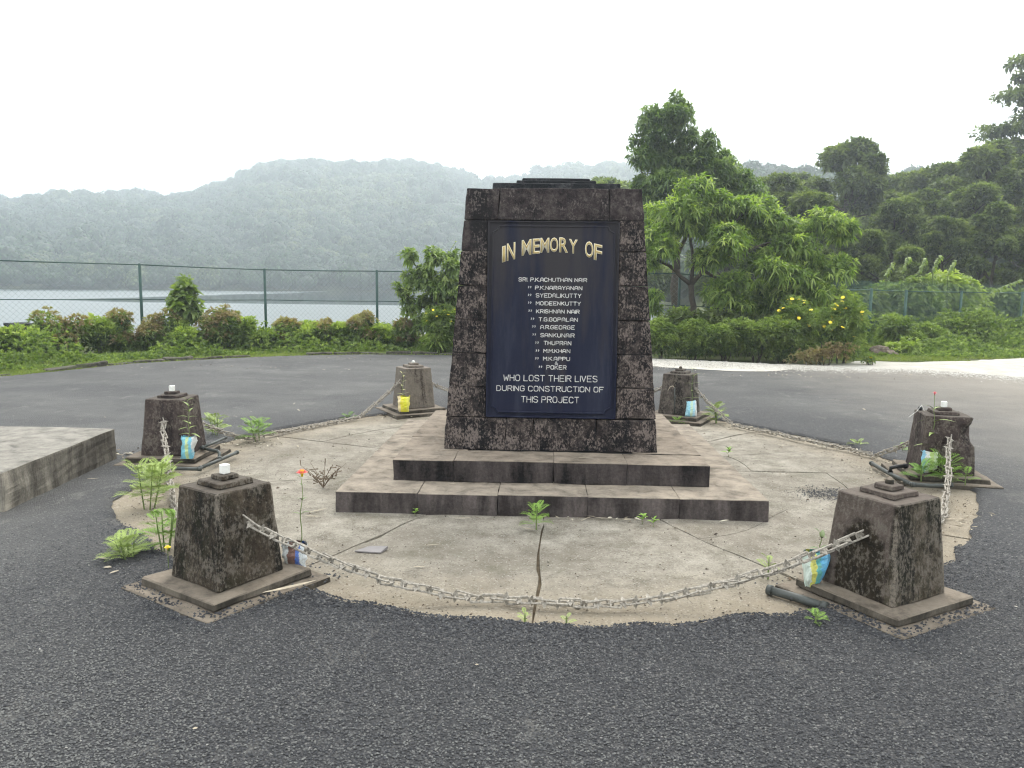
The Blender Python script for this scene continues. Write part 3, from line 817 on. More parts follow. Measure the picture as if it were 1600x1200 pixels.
for key, ang, dr, (px_, py_), a_, b_, H_, mat, lab in POSTS:
    t_ = R(ang)+.0087+dr
    p = empty('chain_post', (px_, py_, 0), t_, lab, 'post', PG)
    zb = .076
    sx = .0
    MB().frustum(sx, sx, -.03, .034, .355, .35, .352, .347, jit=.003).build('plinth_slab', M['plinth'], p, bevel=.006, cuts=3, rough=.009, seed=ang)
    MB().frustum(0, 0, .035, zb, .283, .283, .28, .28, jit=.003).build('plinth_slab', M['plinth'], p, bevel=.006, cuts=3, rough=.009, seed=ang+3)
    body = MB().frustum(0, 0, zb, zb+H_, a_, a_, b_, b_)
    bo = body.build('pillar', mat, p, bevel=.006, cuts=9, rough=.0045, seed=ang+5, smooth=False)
    if key == 'R':
        import bmesh
        bm = bmesh.new(); bm.from_mesh(bo.data)
        for v_ in bm.verts:      # broken-off corner
            d = (v_.co-Vector((b_, -b_, zb+H_-.13))).length
            if d < .09: v_.co += Vector((-.05, .05, 0))*(1-d/.09)**.6
        bm.to_mesh(bo.data); bm.free()
    MB().frustum(0, 0, zb+H_+.001, zb+H_+.026, .094, .094, .090, .090).build('cap_tier', mat, p, bevel=.004, cuts=2, rough=.006, seed=ang+7)
    MB().frustum(0, 0, zb+H_+.027, zb+H_+.050, .048, .048, .046, .046).build('cap_tier', mat, p, bevel=.004, cuts=2, rough=.005, seed=ang+8)
    zt = zb+H_+.050
    if key in ('FL', 'L', 'R'):
        MB().frustum(0, 0, zt, zt+.046, .019, .019, .019, .019).build('white_cap_block', M['white'], p, bevel=.003)
    else:
        MB().tube([(0, 0, zt), (0, 0, zt+.02), (0, 0, zt+.03)], [.02, .018, .006], 8).build('top_knob', M['plinth'] if key != 'BL' else M['white'], p, smooth=True)
    zh = .36
    ah = a_+(b_-a_)*(zh-zb)/H_
    for sg in (-1, 1):
        # rusty eye where the chain is anchored
        MB().tube([(0, sg*(ah-.01), zh), (0, sg*(ah+.03), zh)], .009, 6).build('chain_eye', M['chain'], p)
        mw = Matrix.Translation((px_, py_, 0)) @ Matrix.Rotation(t_, 4, 'Z')
        hook[(key, sg)] = mw @ Vector((0, sg*(ah+.02), zh))
    ptf[key] = (Matrix.Translation((px_, py_, 0)) @ Matrix.Rotation(t_, 4, 'Z'), p)

# ================================================================== SPIKED CHAINS
def link_mesh(sides=(1, -1)):
    b = MB(); L, Wd, r_ = .050, .0170, .0050
    c_ = [(-L, -Wd, 0), (L, -Wd, 0), (L, Wd, 0), (-L, Wd, 0)]
    for p, q in zip(c_, c_[1:]+c_[:1]):
        b.tube([p, q], r_, 5)
    b.box(-.004, .004, -Wd, Wd, -.003, .003)
    for s in sides:       # thin triangular spike plates on the cross bar
        n0 = len(b.v)
        hw_, th_ = .017, .0042
        b.v += [(-hw_, -th_, 0), (hw_, -th_, 0), (hw_, th_, 0), (-hw_, th_, 0), (.002, 0, s*.038)]
        b.f += [(n0+3, n0+2, n0+1, n0) if s > 0 else (n0, n0+1, n0+2, n0+3)]+[((n0+k, n0+(k+1) % 4, n0+4) if s > 0 else (n0+(k+1) % 4, n0+k, n0+4)) for k in range(4)]
    me = bpy.data.meshes.new('link'); me.from_pydata(b.v, [], b.f); me.update(); me.materials.append(M['chain'])
    return me
LMS = [link_mesh(), link_mesh((1,)), link_mesh((-1,))]
def catenary(A, B, sag, floor, bulge, n=160):
    out = Vector(((A+B)/2).xy)-C0
    out = out.normalized() if out.length > .1 else Vector((0, 0))
    pts = []
    for k in range(n+1):
        t_ = k/n
        p = A.lerp(B, t_); s = 4*t_*(1-t_)
        p.z -= sag*s
        if p.z < floor: p.z = floor+(floor-p.z)*-.02
        p.z = max(p.z, floor)
        p.x += out.x*bulge*s; p.y += out.y*bulge*s
        wob = noise.noise(Vector((t_*7, A.x, B.y)))*.03*s
        p.x += out.x*wob; p.y += out.y*wob
        pts.append(p)
    return pts
CH = [(('FL', 1), ('FR', -1), .345, .035, .07, 'spiked iron chain sagging across the front between the two front posts'),
      (('L', 1), ('FL', -1), .34, .03, .03, 'spiked iron chain from the left post down to the front left post'),
      (('BL', 1), ('L', -1), .44, .035, .03, 'spiked iron chain dipping low between the left post and the pale rear post'),
      (('BR', 1), ('BL', -1), .36, .03, .0, 'spiked iron chain mostly hidden behind the memorial pillar'),
      (('R', 1), ('BR', -1), .52, .035, .06, 'spiked iron chain lying along the right rim up to the chipped post'),
      (('FR', 1), ('R', -1), .36, .03, .05, 'spiked iron chain rising from behind the front right post to the chipped post')]
for ka, kb, sag, fl, bul, lab in CH:
    A, B = hook[ka], hook[kb]
    pts = catenary(A, B, sag, fl, bul)
    e = empty('spiked_chain', (A.x, A.y, 0), 0, lab, 'chain', 'spiked chains between the posts')
    # arc-length resample
    cum = [0]
    for p, q in zip(pts[:-1], pts[1:]): cum.append(cum[-1]+(q-p).length)
    tot = cum[-1]; n = int(tot/.060)
    for k in range(n+1):
        s = tot*k/n
        idx = int(np.searchsorted(cum, s)); idx = min(max(idx, 1), len(pts)-1)
        f_ = (s-cum[idx-1])/max(1e-6, cum[idx]-cum[idx-1])
        p = pts[idx-1].lerp(pts[idx], f_)
        d = (pts[min(idx+1, len(pts)-1)]-pts[max(idx-2, 0)]).normalized()
        o = bpy.data.objects.new('link', LMS[random.choice((0, 0, 0, 1, 2))]); COL.objects.link(o); o.parent = e
        up = Vector((0, 0, 1)); sd_ = d.cross(up).normalized(); up = sd_.cross(d)
        rot = Matrix((d, sd_, up)).transposed()
        rot = rot @ Matrix.Rotation(R(22 if k % 2 else 100)+random.uniform(-.45, .45), 3, 'X') @ Matrix.Rotation(random.uniform(-.16, .16), 3, 'Z') @ Matrix.Rotation(random.uniform(-.1, .1), 3, 'Y')
        o.rotation_euler = rot.to_euler(); o.location = p-e.location+Vector((random.uniform(-.004, .004), random.uniform(-.004, .004), random.uniform(-.003, .005)))

# ================================================================== LEFT PLATFORM
pf = MB().hexa([(-7.4, 4.69, -.05), (-3.46, 4.73, -.05), (-3.60, 6.31, -.05), (-7.4, 6.29, -.05), (-7.4, 4.69, .285), (-3.46, 4.73, .28), (-3.60, 6.31, .28), (-7.4, 6.29, .285)])
tag(pf.build('concrete_platform', M['platform'], bevel=.018, seg=2, cuts=8, rough=.010), 'low raised concrete platform cut off by the left edge of the photo', 'platform')

# ================================================================== LOOSE STONES
def stones(name, P, S, flat, mat, rnd):
    n = len(P)
    base = np.array([[1, 0, 0], [0, 1, 0], [-1, 0, 0], [0, -1, 0], [0, 0, 1]], float)
    T = np.array([[0, 1, 4], [1, 2, 4], [2, 3, 4], [3, 0, 4]])      # sits on its flat underside
    base[:4, 2] = -.35
    V = base[None]*rng.uniform(.6, 1.2, (n, 5, 1))+rng.normal(0, .18, (n, 5, 3))
    an = rng.uniform(0, 2*np.pi, n); c_, s_ = np.cos(an), np.sin(an)
    x = V[..., 0]*c_[:, None]-V[..., 1]*s_[:, None]; y = V[..., 0]*s_[:, None]+V[..., 1]*c_[:, None]
    V = np.stack([x*S[:, None], y*S[:, None]*.8, V[..., 2]*S[:, None]*flat], -1)+P[:, None]
    me = np_mesh(name, V.reshape(-1, 3), (T[None]+(np.arange(n)*5)[:, None, None]).reshape(-1, 3), np.repeat(rnd, 4))
    o = link(name, me, mat); o['kind'] = 'stuff'; return o
# coarse aggregate standing proud in the asphalt near the viewer
n = 440000
x = rng.uniform(-4.2, 3.8, n); y = rng.uniform(1.5, 6.2, n)
d0 = np.hypot(x, y-6.43); dc = np.hypot(x, y)
an = np.arctan2(y-6.43, x)
ri = np.array([in_r(a__) for a__ in an])
inplat = (x < -3.4) & (y > 4.6)
keep = (d0 > ri+.004-np.abs(rng.normal(0, .006, n))-(rng.uniform(size=n) < .10)*np.abs(rng.normal(0, .035, n))) & (rng.uniform(size=n) < np.clip((5.6-dc)/2.4, 0, 1)**1.3) & ~inplat
x, y, d0, ri, dc = x[keep], y[keep], d0[keep], ri[keep], dc[keep]
edge = np.clip(1-(d0-ri)/.35, 0, 1)
S = rng.uniform(.003, .0062, len(x))*(1+.6*edge)
P = np.stack([x, y, .029+np.array([noise.noise(Vector((a__*.6, b__*.6, 0)))*.006 for a__, b__ in zip(x, y)])*np.clip((d0-ri)/.02, 0, 1)-.026*np.clip((ri+.02-d0)/.03, 0, 1)+rng.uniform(-.001, .002, len(x))], -1)
o = stones('loose_gravel', P, S, .62, M['gravel'], np.clip(rng.beta(2, 2.6, len(x))*.85+(rng.uniform(size=len(x)) > .995)*.5-.20*edge+.06+.12*np.clip((np.abs(x-.4)-1.0)/2.2, 0, 1)+.22*np.clip((d0-ri-.4)/1.2, 0, 1)*(.5+.5*np.array([noise.noise(Vector((a__, b__, 1))) for a__, b__ in zip(x, y)])*2), 0, np.where(rng.uniform(size=len(x)) < .985, .80, 1)))
tag(o, 'dark angular asphalt aggregate and loose chips in front of the island')
# crumbs scattered on the island
n = 2600
an = rng.uniform(0, 2*np.pi, n); rad = 3.12-np.abs(rng.exponential(.28, n))
rad = np.where(rng.uniform(size=n) < .3, rng.uniform(1.4, 3.1, n), rad)
x, y = rad*np.cos(an), 6.43+rad*np.sin(an)
k_ = (np.abs(x) > 1.45) | (np.abs(y-6.43) > 1.45)
x, y = x[k_], y[k_]
S = rng.uniform(.003, .008, len(x))*(1+(rng.uniform(size=len(x)) > .96)*1.5)
tag(stones('soil_crumbs', np.stack([x, y, np.full(len(x), .003)], -1), S, .6, M['crumb'], rng.uniform(size=len(x))**1.5), 'dark crumbs of soil and stone strewn over the pavement')
# dark stones in the gap between plinth slabs of the two front posts
for key in ('FL', 'FR'):
    mw, _ = ptf[key]
    n = 2300
    q = rng.uniform(-.42, .42, (n, 2)); ok = (np.maximum(abs(q[:, 0]), abs(q[:, 1])) > .286) & ((q[:, 0] > -.05) | (rng.uniform(size=n) < .12))
    q = q[ok]
    W_ = np.array([list((mw @ Vector((a__, b__, 0))).xy) for a__, b__ in q])
    z = np.where(np.maximum(abs(q[:, 0]), abs(q[:, 1])) < .35, .038, .028)
    tag(stones('loose_gravel', np.column_stack([W_, z]), rng.uniform(.004, .011, len(q)), .65, M['gravel'], rng.beta(2, 4, len(q))*.7),
        'black chips heaped round the plinth of the front %s post' % ('left' if key == 'FL' else 'right'))
# pale crushed stone spilling over the far edge of the asphalt
M['palegravel'] = attr_mat('pale_crushed_stone', [(0, (.14, .125, .105)), (.5, (.36, .34, .30)), (1, (.58, .56, .51))], .9)
n = 14000
an = np.radians(rng.uniform(28, 84, n)); rad = np.array([out_r(math.degrees(a__)) for a__ in an])-np.abs(rng.normal(0, .38, n))+.25
x, y = rad*np.cos(an), 6.43+rad*np.sin(an)
q = rng.normal(0, 1, (9000, 2))*np.array([1.15, .30]); pcx = G(1120, 574)
x = np.concatenate([x, pcx.x+q[:, 0]]); y = np.concatenate([y, pcx.y+q[:, 1]-q[:, 0]*.12])
S = rng.uniform(.006, .016, len(x))
tag(stones('crushed_gravel', np.stack([x, y, np.full(len(x), .034)], -1), S, .6, M['palegravel'], rng.uniform(size=len(x))), 'pale crushed gravel scattered over the far right edge of the asphalt')
# small dark patch of chips on the right of the island
pc = G(1300, 772)
n = 900
q = rng.normal(0, 1, (n, 2))*np.array([.13, .09])
tag(stones('loose_gravel', np.column_stack([pc.x+q[:, 0], pc.y+q[:, 1], np.full(n, .004)]), rng.uniform(.004, .008, n), .6, M['gravel'], rng.beta(2, 4, n)*.7), 'small patch of black chips on the pavement behind the front right post')

# ================================================================== FAR WOODS
def crown_proto(k, nleaf=1100, R0=4.2, ls=.62):
    lobes = [(rng.normal(0, 1, 3)*np.array([1.7, 1.7, .8])+np.array([0, 0, .6]), rng.uniform(1.5, 2.5)) for _ in range(9)]
    Ps = []; Ns = []
    for _ in range(len(lobes)):
        c_, r_ = lobes[_]
        d = unit(nleaf//9); d[:, 2] = np.abs(d[:, 2])*1.0-.25*rng.uniform(size=len(d))
        p = c_+d*r_*rng.uniform(.82, 1.06, (len(d), 1))
        Ps.append(p); Ns.append(d)
    P = np.concatenate(Ps); Nn = np.concatenate(Ns)
    D = np.cross(Nn, unit(len(P)))+Nn*.35+np.array([0, 0, -.3])
    V, T = leaf_arrays(P, D, Nn+unit(len(P))*.4, rng.uniform(.6, 1.25, len(P))*ls*1.2, ls*rng.uniform(.5, .95, len(P)), .25, hi=False)
    rn = np.repeat(np.clip(rng.beta(2, 3, len(P))+rng.uniform(-.1, .1), 0, 1), 2)
    # dark opaque hulls behind the leaves; inner crown shade put into their tone
    for c_, r_ in lobes:
        q = MB()
        n0 = len(V)
        u_ = np.linspace(0, 2*np.pi, 9)[:-1]
        ring = [[np.cos(a)*np.sin(b), np.sin(a)*np.sin(b), np.cos(b)] for b in (.5, 1.2, 1.9, 2.6) for a in u_]
        pts = np.array(ring+[[0, 0, 1], [0, 0, -1]])*r_*.8*rng.uniform(.85, 1.1, (34, 1))+c_
        tr = []
        for i_ in range(3):
            for j_ in range(8):
                a = i_*8+j_; b = i_*8+(j_+1) % 8
                tr += [[a, a+8, b], [b, a+8, b+8]]
        tr += [[32, j_, (j_+1) % 8] for j_ in range(8)]+[[33, 24+(j_+1) % 8, 24+j_] for j_ in range(8)]
        V = np.concatenate([V, pts]); T = np.concatenate([T, np.array(tr)+n0]); rn = np.concatenate([rn, np.full(len(tr), .12)])
    return np_mesh('crown', V, T, rn)
protocol = bpy.data.collections.new('crown_kinds')
wood_mats = [green('canopy_leaf_a', (.008, .018, .008), (.034, .078, .026), (.10, .175, .052), .12),
             green('canopy_leaf_b', (.009, .020, .012), (.030, .060, .034), (.08, .13, .062), .12),
             green('canopy_leaf_c', (.014, .026, .009), (.07, .10, .032), (.16, .20, .07), .12)]
for k in range(5):
    me = crown_proto(k); me.materials.append(wood_mats[[0, 1, 0, 2, 1][k]])
    o = bpy.data.objects.new('crown_%d' % k, me); protocol.objects.link(o)
def forest(name, P, scl, label):
    n = len(P)
    me = bpy.data.meshes.new(name)
    me.vertices.add(n); me.vertices.foreach_set('co', np.asarray(P, np.float32).ravel())
    a = me.attributes.new('scl', 'FLOAT_VECTOR', 'POINT'); a.data.foreach_set('vector', np.asarray(scl, np.float32).ravel())
    a = me.attributes.new('rot', 'FLOAT_VECTOR', 'POINT'); r_ = np.zeros((n, 3), np.float32); r_[:, 2] = rng.uniform(0, 6.28, n); r_[:, 0] = rng.normal(0, .12, n); a.data.foreach_set('vector', r_.ravel())
    kind_n = np.array([noise.noise(Vector((p[0]*.018, p[1]*.018, 3))) for p in np.asarray(P).tolist()])+rng.normal(0, .22, n)
    a = me.attributes.new('idx', 'INT', 'POINT'); a.data.foreach_set('value', np.where(kind_n > .22, 3, np.where(kind_n < -.15, rng.choice([1, 4], n), rng.choice([0, 2], n))).astype(np.int32))
    o = link(name, me)
    tag(o, label, kind='stuff')
    ng = bpy.data.node_groups.new('woods', 'GeometryNodeTree')
    ng.interface.new_socket('Geometry', in_out='INPUT', socket_type='NodeSocketGeometry')
    ng.interface.new_socket('Geometry', in_out='OUTPUT', socket_type='NodeSocketGeometry')
    gi = ng.nodes.new('NodeGroupInput'); go = ng.nodes.new('NodeGroupOutput')
    ip = ng.nodes.new('GeometryNodeInstanceOnPoints'); ci = ng.nodes.new('GeometryNodeCollectionInfo')
    ci.inputs['Collection'].default_value = protocol; ci.inputs['Separate Children'].default_value = True; ci.inputs['Reset Children'].default_value = True
    ip.inputs['Pick Instance'].default_value = True
    def at(nm, dt):
        q = ng.nodes.new('GeometryNodeInputNamedAttribute'); q.data_type = dt; q.inputs['Name'].default_value = nm
        return [s for s in q.outputs if s.enabled and s.name == 'Attribute'][0]
    L = ng.links.new
    L(gi.outputs[0], ip.inputs['Points']); L(ci.outputs[0], ip.inputs['Instance'])
    L(at('idx', 'INT'), ip.inputs['Instance Index']); L(at('rot', 'FLOAT_VECTOR'), ip.inputs['Rotation']); L(at('scl', 'FLOAT_VECTOR'), ip.inputs['Scale'])
    L(ip.outputs[0], go.inputs[0])
    md = o.modifiers.new('woods', 'NODES'); md.node_group = ng
    return o
n = 17000
az = rng.uniform(-.92, .62, n); r_ = np.sqrt(rng.uniform(200**2, 500**2, n))
land = smooth01((az-.10)/.12)
k_ = (land < .5) & (rng.uniform(size=n) < .6)
az, r_ = az[k_], r_[k_]
x, y = r_*np.sin(az), r_*np.cos(az)
z = terrain_h(x, y)
s = rng.uniform(.9, 1.9, len(x))*np.where(rng.uniform(size=len(x)) < .06, 1.3, 1)*np.clip(.75+(r_-200)/330, .75, 1.1)*.66
forest('far_woods', np.stack([x, y, z+2.6*s], -1), np.stack([s, s, s*rng.uniform(.85, 1.3, len(x))], -1), 'misty jungle covering the hills across the lake')
n = 6000
az = rng.uniform(.08, .95, n); r_ = np.sqrt(rng.uniform(72**2, 300**2, n))
x, y = r_*np.sin(az), r_*np.cos(az)
z = terrain_h(x, y)
k_ = (smooth01((az-.10)/.12) > .4) & (rng.uniform(size=n) < .75)
x, y, z = x[k_], y[k_], z[k_]
s = rng.uniform(.5, 1.05, len(x))
forest('right_woods', np.stack([x, y, z+3.0*s], -1), np.stack([s, s, s*rng.uniform(.9, 1.4, len(x))], -1), 'hazy wooded slope rising behind the trees on the right')

# ================================================================== TREES AND SHRUBS
def sprigs(centers, outward, nl, L, W, droop, hi, spread=1.0, up=0.0, lj=.35):
    """nl leaves fanning out of every sprig point"""
    n = len(centers)
    C = np.repeat(centers, nl, 0); O = np.repeat(outward, nl, 0)
    D = O+unit(n*nl)*spread+np.array([0, 0, up])
    P = C+unit(n*nl)*L*.15
    U = np.tile([0, 0, 1.0], (n*nl, 1))+unit(n*nl)*.5
    return leaf_arrays(P, D, U, L*rng.uniform(1-lj, 1+lj, n*nl)*np.repeat(rng.uniform(.65, 1.25, n), nl), W*rng.uniform(.75, 1.2, n*nl), droop, hi)
def lobed_points(lobes, n, shell=.35, low=-.5):
    cs = np.array([l[0] for l in lobes], float); rs = np.array([l[1] if hasattr(l[1], '__len__') else (l[1],)*3 for l in lobes], float)
    w_ = rs.prod(1)**(2/3); idx = rng.choice(len(lobes), n, p=w_/w_.sum())
    d = unit(n); d[:, 2] = np.where(d[:, 2] < low, -d[:, 2], d[:, 2])
    rad = 1-np.abs(rng.normal(0, shell, n)); rad = np.clip(rad, .15, 1.08)
    return cs[idx]+d*rs[idx]*rad[:, None], d, rad
def foliage(name, lobes, n, nl, L, W, droop, mat, parent, hi=True, shell=.3, spread=1.15, up=0, low=-.6, bias=0.0):
    P, d, rad = lobed_points(lobes, n, shell, low)
    V, T = sprigs(P, d*.8, nl, L, W, droop, hi, spread, up)
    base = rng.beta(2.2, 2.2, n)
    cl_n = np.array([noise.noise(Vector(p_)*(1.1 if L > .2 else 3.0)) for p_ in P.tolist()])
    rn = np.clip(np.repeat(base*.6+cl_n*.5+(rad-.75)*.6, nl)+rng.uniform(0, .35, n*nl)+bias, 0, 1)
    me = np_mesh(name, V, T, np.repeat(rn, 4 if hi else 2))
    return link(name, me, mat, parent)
def limb(b, p, q, r0, r1, n=6, wob=.06):
    p, q = Vector(p), Vector(q); L = (q-p).length
    pts = []; rs = []
    for k in range(n+1):
        t_ = k/n
        w_ = Vector((noise.noise(p*3+Vector((t_*2, 0, 0))), noise.noise(p*3+Vector((0, t_*2, 5))), noise.noise(p*3+Vector((3, 0, t_*2)))))*wob*L*math.sin(math.pi*t_)*2
        pts.append(p.lerp(q, t_)+w_); rs.append(r0+(r1-r0)*t_)
    b.tube(pts, rs, 6); return b
def split_lobes(lobes, k=5):
    """every rough lobe becomes several smaller uneven clumps with gaps between"""
    out = []
    for (c_, r_) in lobes:
        for _ in range(k):
            d = unit(1)[0]; q = random.uniform(.46, .72)
            out.append(((c_[0]+d[0]*r_[0]*.62, c_[1]+d[1]*r_[1]*.62, c_[2]+d[2]*r_[2]*.62), (r_[0]*q, r_[1]*q, r_[2]*q*random.uniform(.7, 1.1))))
    return out
def tree(name, loc, label, cat, lobes, trunk, limbs, fol, mat, group=None, extra=None):
    lobes = split_lobes(lobes)
    """lobes and limbs in local coordinates; fol=(n, nl, L, W, droop, hi, shell)"""
    e = empty(name, loc, 0, label, cat, group)
    b = MB()
    for k in range(len(trunk)-1): limb(b, trunk[k][0], trunk[k+1][0], trunk[k][1], trunk[k+1][1], 4, .03)
    b.build('trunk', M['bark'], e, smooth=True)
    if limbs:
        b = MB()
        for p, q, r0, r1 in limbs: limb(b, p, q, r0, r1, 6, .08)
        b.build('limbs', M['bark'], e, smooth=True)
    n, nl, L, W, droop, hi, shell = fol
    foliage('crown', lobes, n, nl, L, W, droop, mat, e, hi, shell)
    if extra: extra(e)
    return e

# --- broad bright tree right of the memorial
TB = GY(1082, 520, 18.6); TB.z = 0
def loc_px(px, py, y, base): p = GY(px, py, y); return (p.x-base.x, p.y-base.y, p.z-base.z)
def L3(px, py, dy, r, base): p = loc_px(px, py, base.y+dy, base); return (p, r)
lob = [L3(1055, 345, .2, (.75, .8, .55), TB), L3(1100, 315, .3, (.7, .8, .5), TB), L3(1030, 400, -.2, (.45, .7, .6), TB), L3(1120, 385, -.5, (.8, .8, .5), TB),
       L3(1185, 330, .2, (.75, .8, .45), TB), L3(1240, 365, .0, (.8, .8, .5), TB), L3(1300, 345, .2, (.6, .6, .35), TB), L3(1325, 365, .1, (.42, .5, .3), TB), L3(1205, 420, -.4, (.7, .8, .45), TB),
       L3(1150, 455, -.4, (.6, .7, .4), TB), L3(1245, 460, -.3, (.6, .7, .42), TB), L3(1285, 420, .0, (.55, .6, .42), TB), L3(1220, 495, -.1, (.55, .5, .35), TB), L3(1265, 500, .1, (.45, .5, .35), TB),
       L3(1060, 500, .5, (.45, .5, .35), TB), L3(1025, 470, .5, (.35, .5, .35), TB), L3(1120, 500, .5, (.5, .5, .3), TB), L3(1195, 470, .3, (.6, .6, .4), TB), L3(1240, 420, .3, (.6, .6, .5), TB), L3(1150, 350, .5, (.7, .6, .5), TB), L3(1090, 350, .5, (.7, .6, .5), TB)]
f0 = loc_px(1080, 445, TB.y, TB)
limbs = [(f0, loc_px(1025, 405, TB.y, TB), .055, .03), (f0, loc_px(1110, 390, TB.y-.3, TB), .06, .03), (f0, loc_px(1070, 340, TB.y+.2, TB), .05, .02), (loc_px(1092, 418, TB.y-.1, TB), loc_px(1150, 445, TB.y-.3, TB), .04, .02),
         (loc_px(1100, 400, TB.y, TB), loc_px(1215, 380, TB.y, TB), .045, .02), (loc_px(1190, 385, TB.y, TB), loc_px(1300, 360, TB.y+.1, TB), .03, .012), (loc_px(1110, 390, TB.y, TB), loc_px(1180, 320, TB.y, TB), .035, .015), (loc_px(1200, 400, TB.y, TB), loc_px(1245, 460, TB.y-.2, TB), .02, .01)]
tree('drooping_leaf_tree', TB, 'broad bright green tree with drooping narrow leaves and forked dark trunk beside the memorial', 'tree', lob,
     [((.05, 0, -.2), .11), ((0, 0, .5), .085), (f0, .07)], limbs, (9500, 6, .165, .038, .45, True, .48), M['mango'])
# --- taller tree behind it
TA = GY(1050, 540, 22.5); TA.z = 0
lob = [L3(1040, 185, 0, (.62, .7, .45), TA), L3(1010, 190, .2, (.35, .5, .35), TA), L3(1058, 175, .1, (.32, .5, .45), TA), L3(1010, 235, 0, (.6, .7, .6), TA), L3(1060, 235, 0, (.7, .8, .6), TA), L3(1105, 235, .1, (.4, .5, .45), TA),
       L3(1040, 290, -.1, (.95, .9, .6), TA), L3(1000, 290, .1, (.35, .5, .5), TA), L3(1110, 285, .1, (.75, .8, .5), TA), L3(1150, 300, 0, (.6, .7, .45), TA), L3(1140, 255, .3, (.45, .5, .35), TA), L3(1060, 360, 0, (1.1, .9, .7), TA), L3(1030, 215, .1, (.6, .7, .5), TA), L3(1050, 262, .1, (.8, .7, .5), TA), L3(1085, 255, 0, (.6, .6, .5), TA), L3(1125, 270, 0, (.6, .6, .4), TA), L3(1165, 290, .2, (.5, .6, .4), TA)]
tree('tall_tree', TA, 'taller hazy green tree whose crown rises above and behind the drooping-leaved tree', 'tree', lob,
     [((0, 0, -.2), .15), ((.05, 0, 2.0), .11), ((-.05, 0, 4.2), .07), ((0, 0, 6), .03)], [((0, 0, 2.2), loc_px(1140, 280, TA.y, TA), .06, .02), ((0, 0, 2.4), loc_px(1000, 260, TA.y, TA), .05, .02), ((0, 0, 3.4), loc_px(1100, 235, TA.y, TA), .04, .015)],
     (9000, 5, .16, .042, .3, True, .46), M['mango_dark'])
# --- leafy shrub tree left of the memorial
TC = GY(690, 545, 17.6); TC.z = 0
lob = [L3(640, 400, 0, (.22, .3, .14), TC), L3(690, 400, .1, (.3, .35, .26), TC), L3(715, 420, .0, (.3, .4, .4), TC), L3(650, 435, 0, (.34, .35, .22), TC), L3(630, 455, 0, (.22, .3, .24), TC), L3(690, 455, 0, (.4, .4, .35), TC),
       L3(725, 470, .1, (.35, .4, .4), TC), L3(665, 480, 0, (.3, .3, .3), TC), L3(640, 480, .1, (.2, .25, .25), TC), L3(740, 400, .4, (.3, .3, .3), TC), L3(670, 425, 0, (.35, .3, .25), TC), L3(705, 450, 0, (.4, .3, .35), TC), L3(670, 500, 0, (.4, .3, .3), TC), L3(700, 490, 0, (.4, .3, .3), TC)]
tree('shrubby_tree', TC, 'loose leafy young tree growing through the fence just left of the memorial', 'tree', lob,
     [((.05, 0, -.1), .035), ((0, 0, .9), .03), ((.1, 0, 1.9), .015)], [((0, 0, .8), loc_px(640, 400, TC.y, TC), .02, .008), ((0, 0, .7), loc_px(630, 455, TC.y, TC), .016, .006), ((.05, 0, 1.2), loc_px(712, 385, TC.y, TC), .016, .006)],
     (1900, 6, .13, .045, .4, True, .5), M['weed'])
# long fronds with paired leaves on it
def frond(pts, n, L, W, mat, parent, name='frond', twig='twig', tw=.006, dr=.3):
    pts = [Vector(p) for p in pts]
    def at(t_):
        k = min(int(t_*(len(pts)-1)), len(pts)-2); return pts[k].lerp(pts[k+1], t_*(len(pts)-1)-k)
    P = []; D = []
    for k in range(n):
        t_ = .12+.88*k/(n-1); p = at(t_); d = (at(min(1, t_+.03))-at(max(0, t_-.03))).normalized()
        s_ = d.cross(Vector((0, 0, 1)))
        if s_.length < .1: s_ = Vector((1, 0, 0))
        s_.normalize()
        for sg in (-1, 1):
            P.append(p); jt = unit(1)[0]*(.1+dr*.5); D.append(s_*sg+d*.5+Vector((float(jt[0]), float(jt[1]), .1+float(jt[2]))))
    P = np.array([list(p) for p in P]); D = np.array([list(d) for d in D])
    V, T = leaf_arrays(P, D, np.tile([0, 0, 1.], (len(P), 1)), L*rng.uniform(.6, 1.1, len(P)), W, dr, True)
    me = np_mesh(name, V, T, np.repeat(rng.uniform(.4, 1, len(P)), 4))
    o = link(name, me, mat, parent)
    b = MB().tube(pts, tw, 5); b.build('stalk', M['twig'], o, smooth=True)
    return o
fr = empty('climber', (TC.x, TC.y-.25, 0), 0, 'pale arching climber stems with paired leaves hanging over the fence by the memorial', 'plant')
def rel(px, py, y, b=fr.location): p = GY(px, py, y); return (p.x-b.x, p.y-b.y, p.z-b.z)
frond([rel(683, 500, 17.3), rel(684, 440, 17.3), rel(692, 410, 17.3), rel(712, 378, 17.3)], 16, .09, .04, M['weed_pale'], fr)
frond([rel(690, 465, 17.3), rel(665, 455, 17.2), rel(640, 457, 17.2), rel(630, 450, 17.2)], 12, .10, .04, M['weed_pale'], fr)

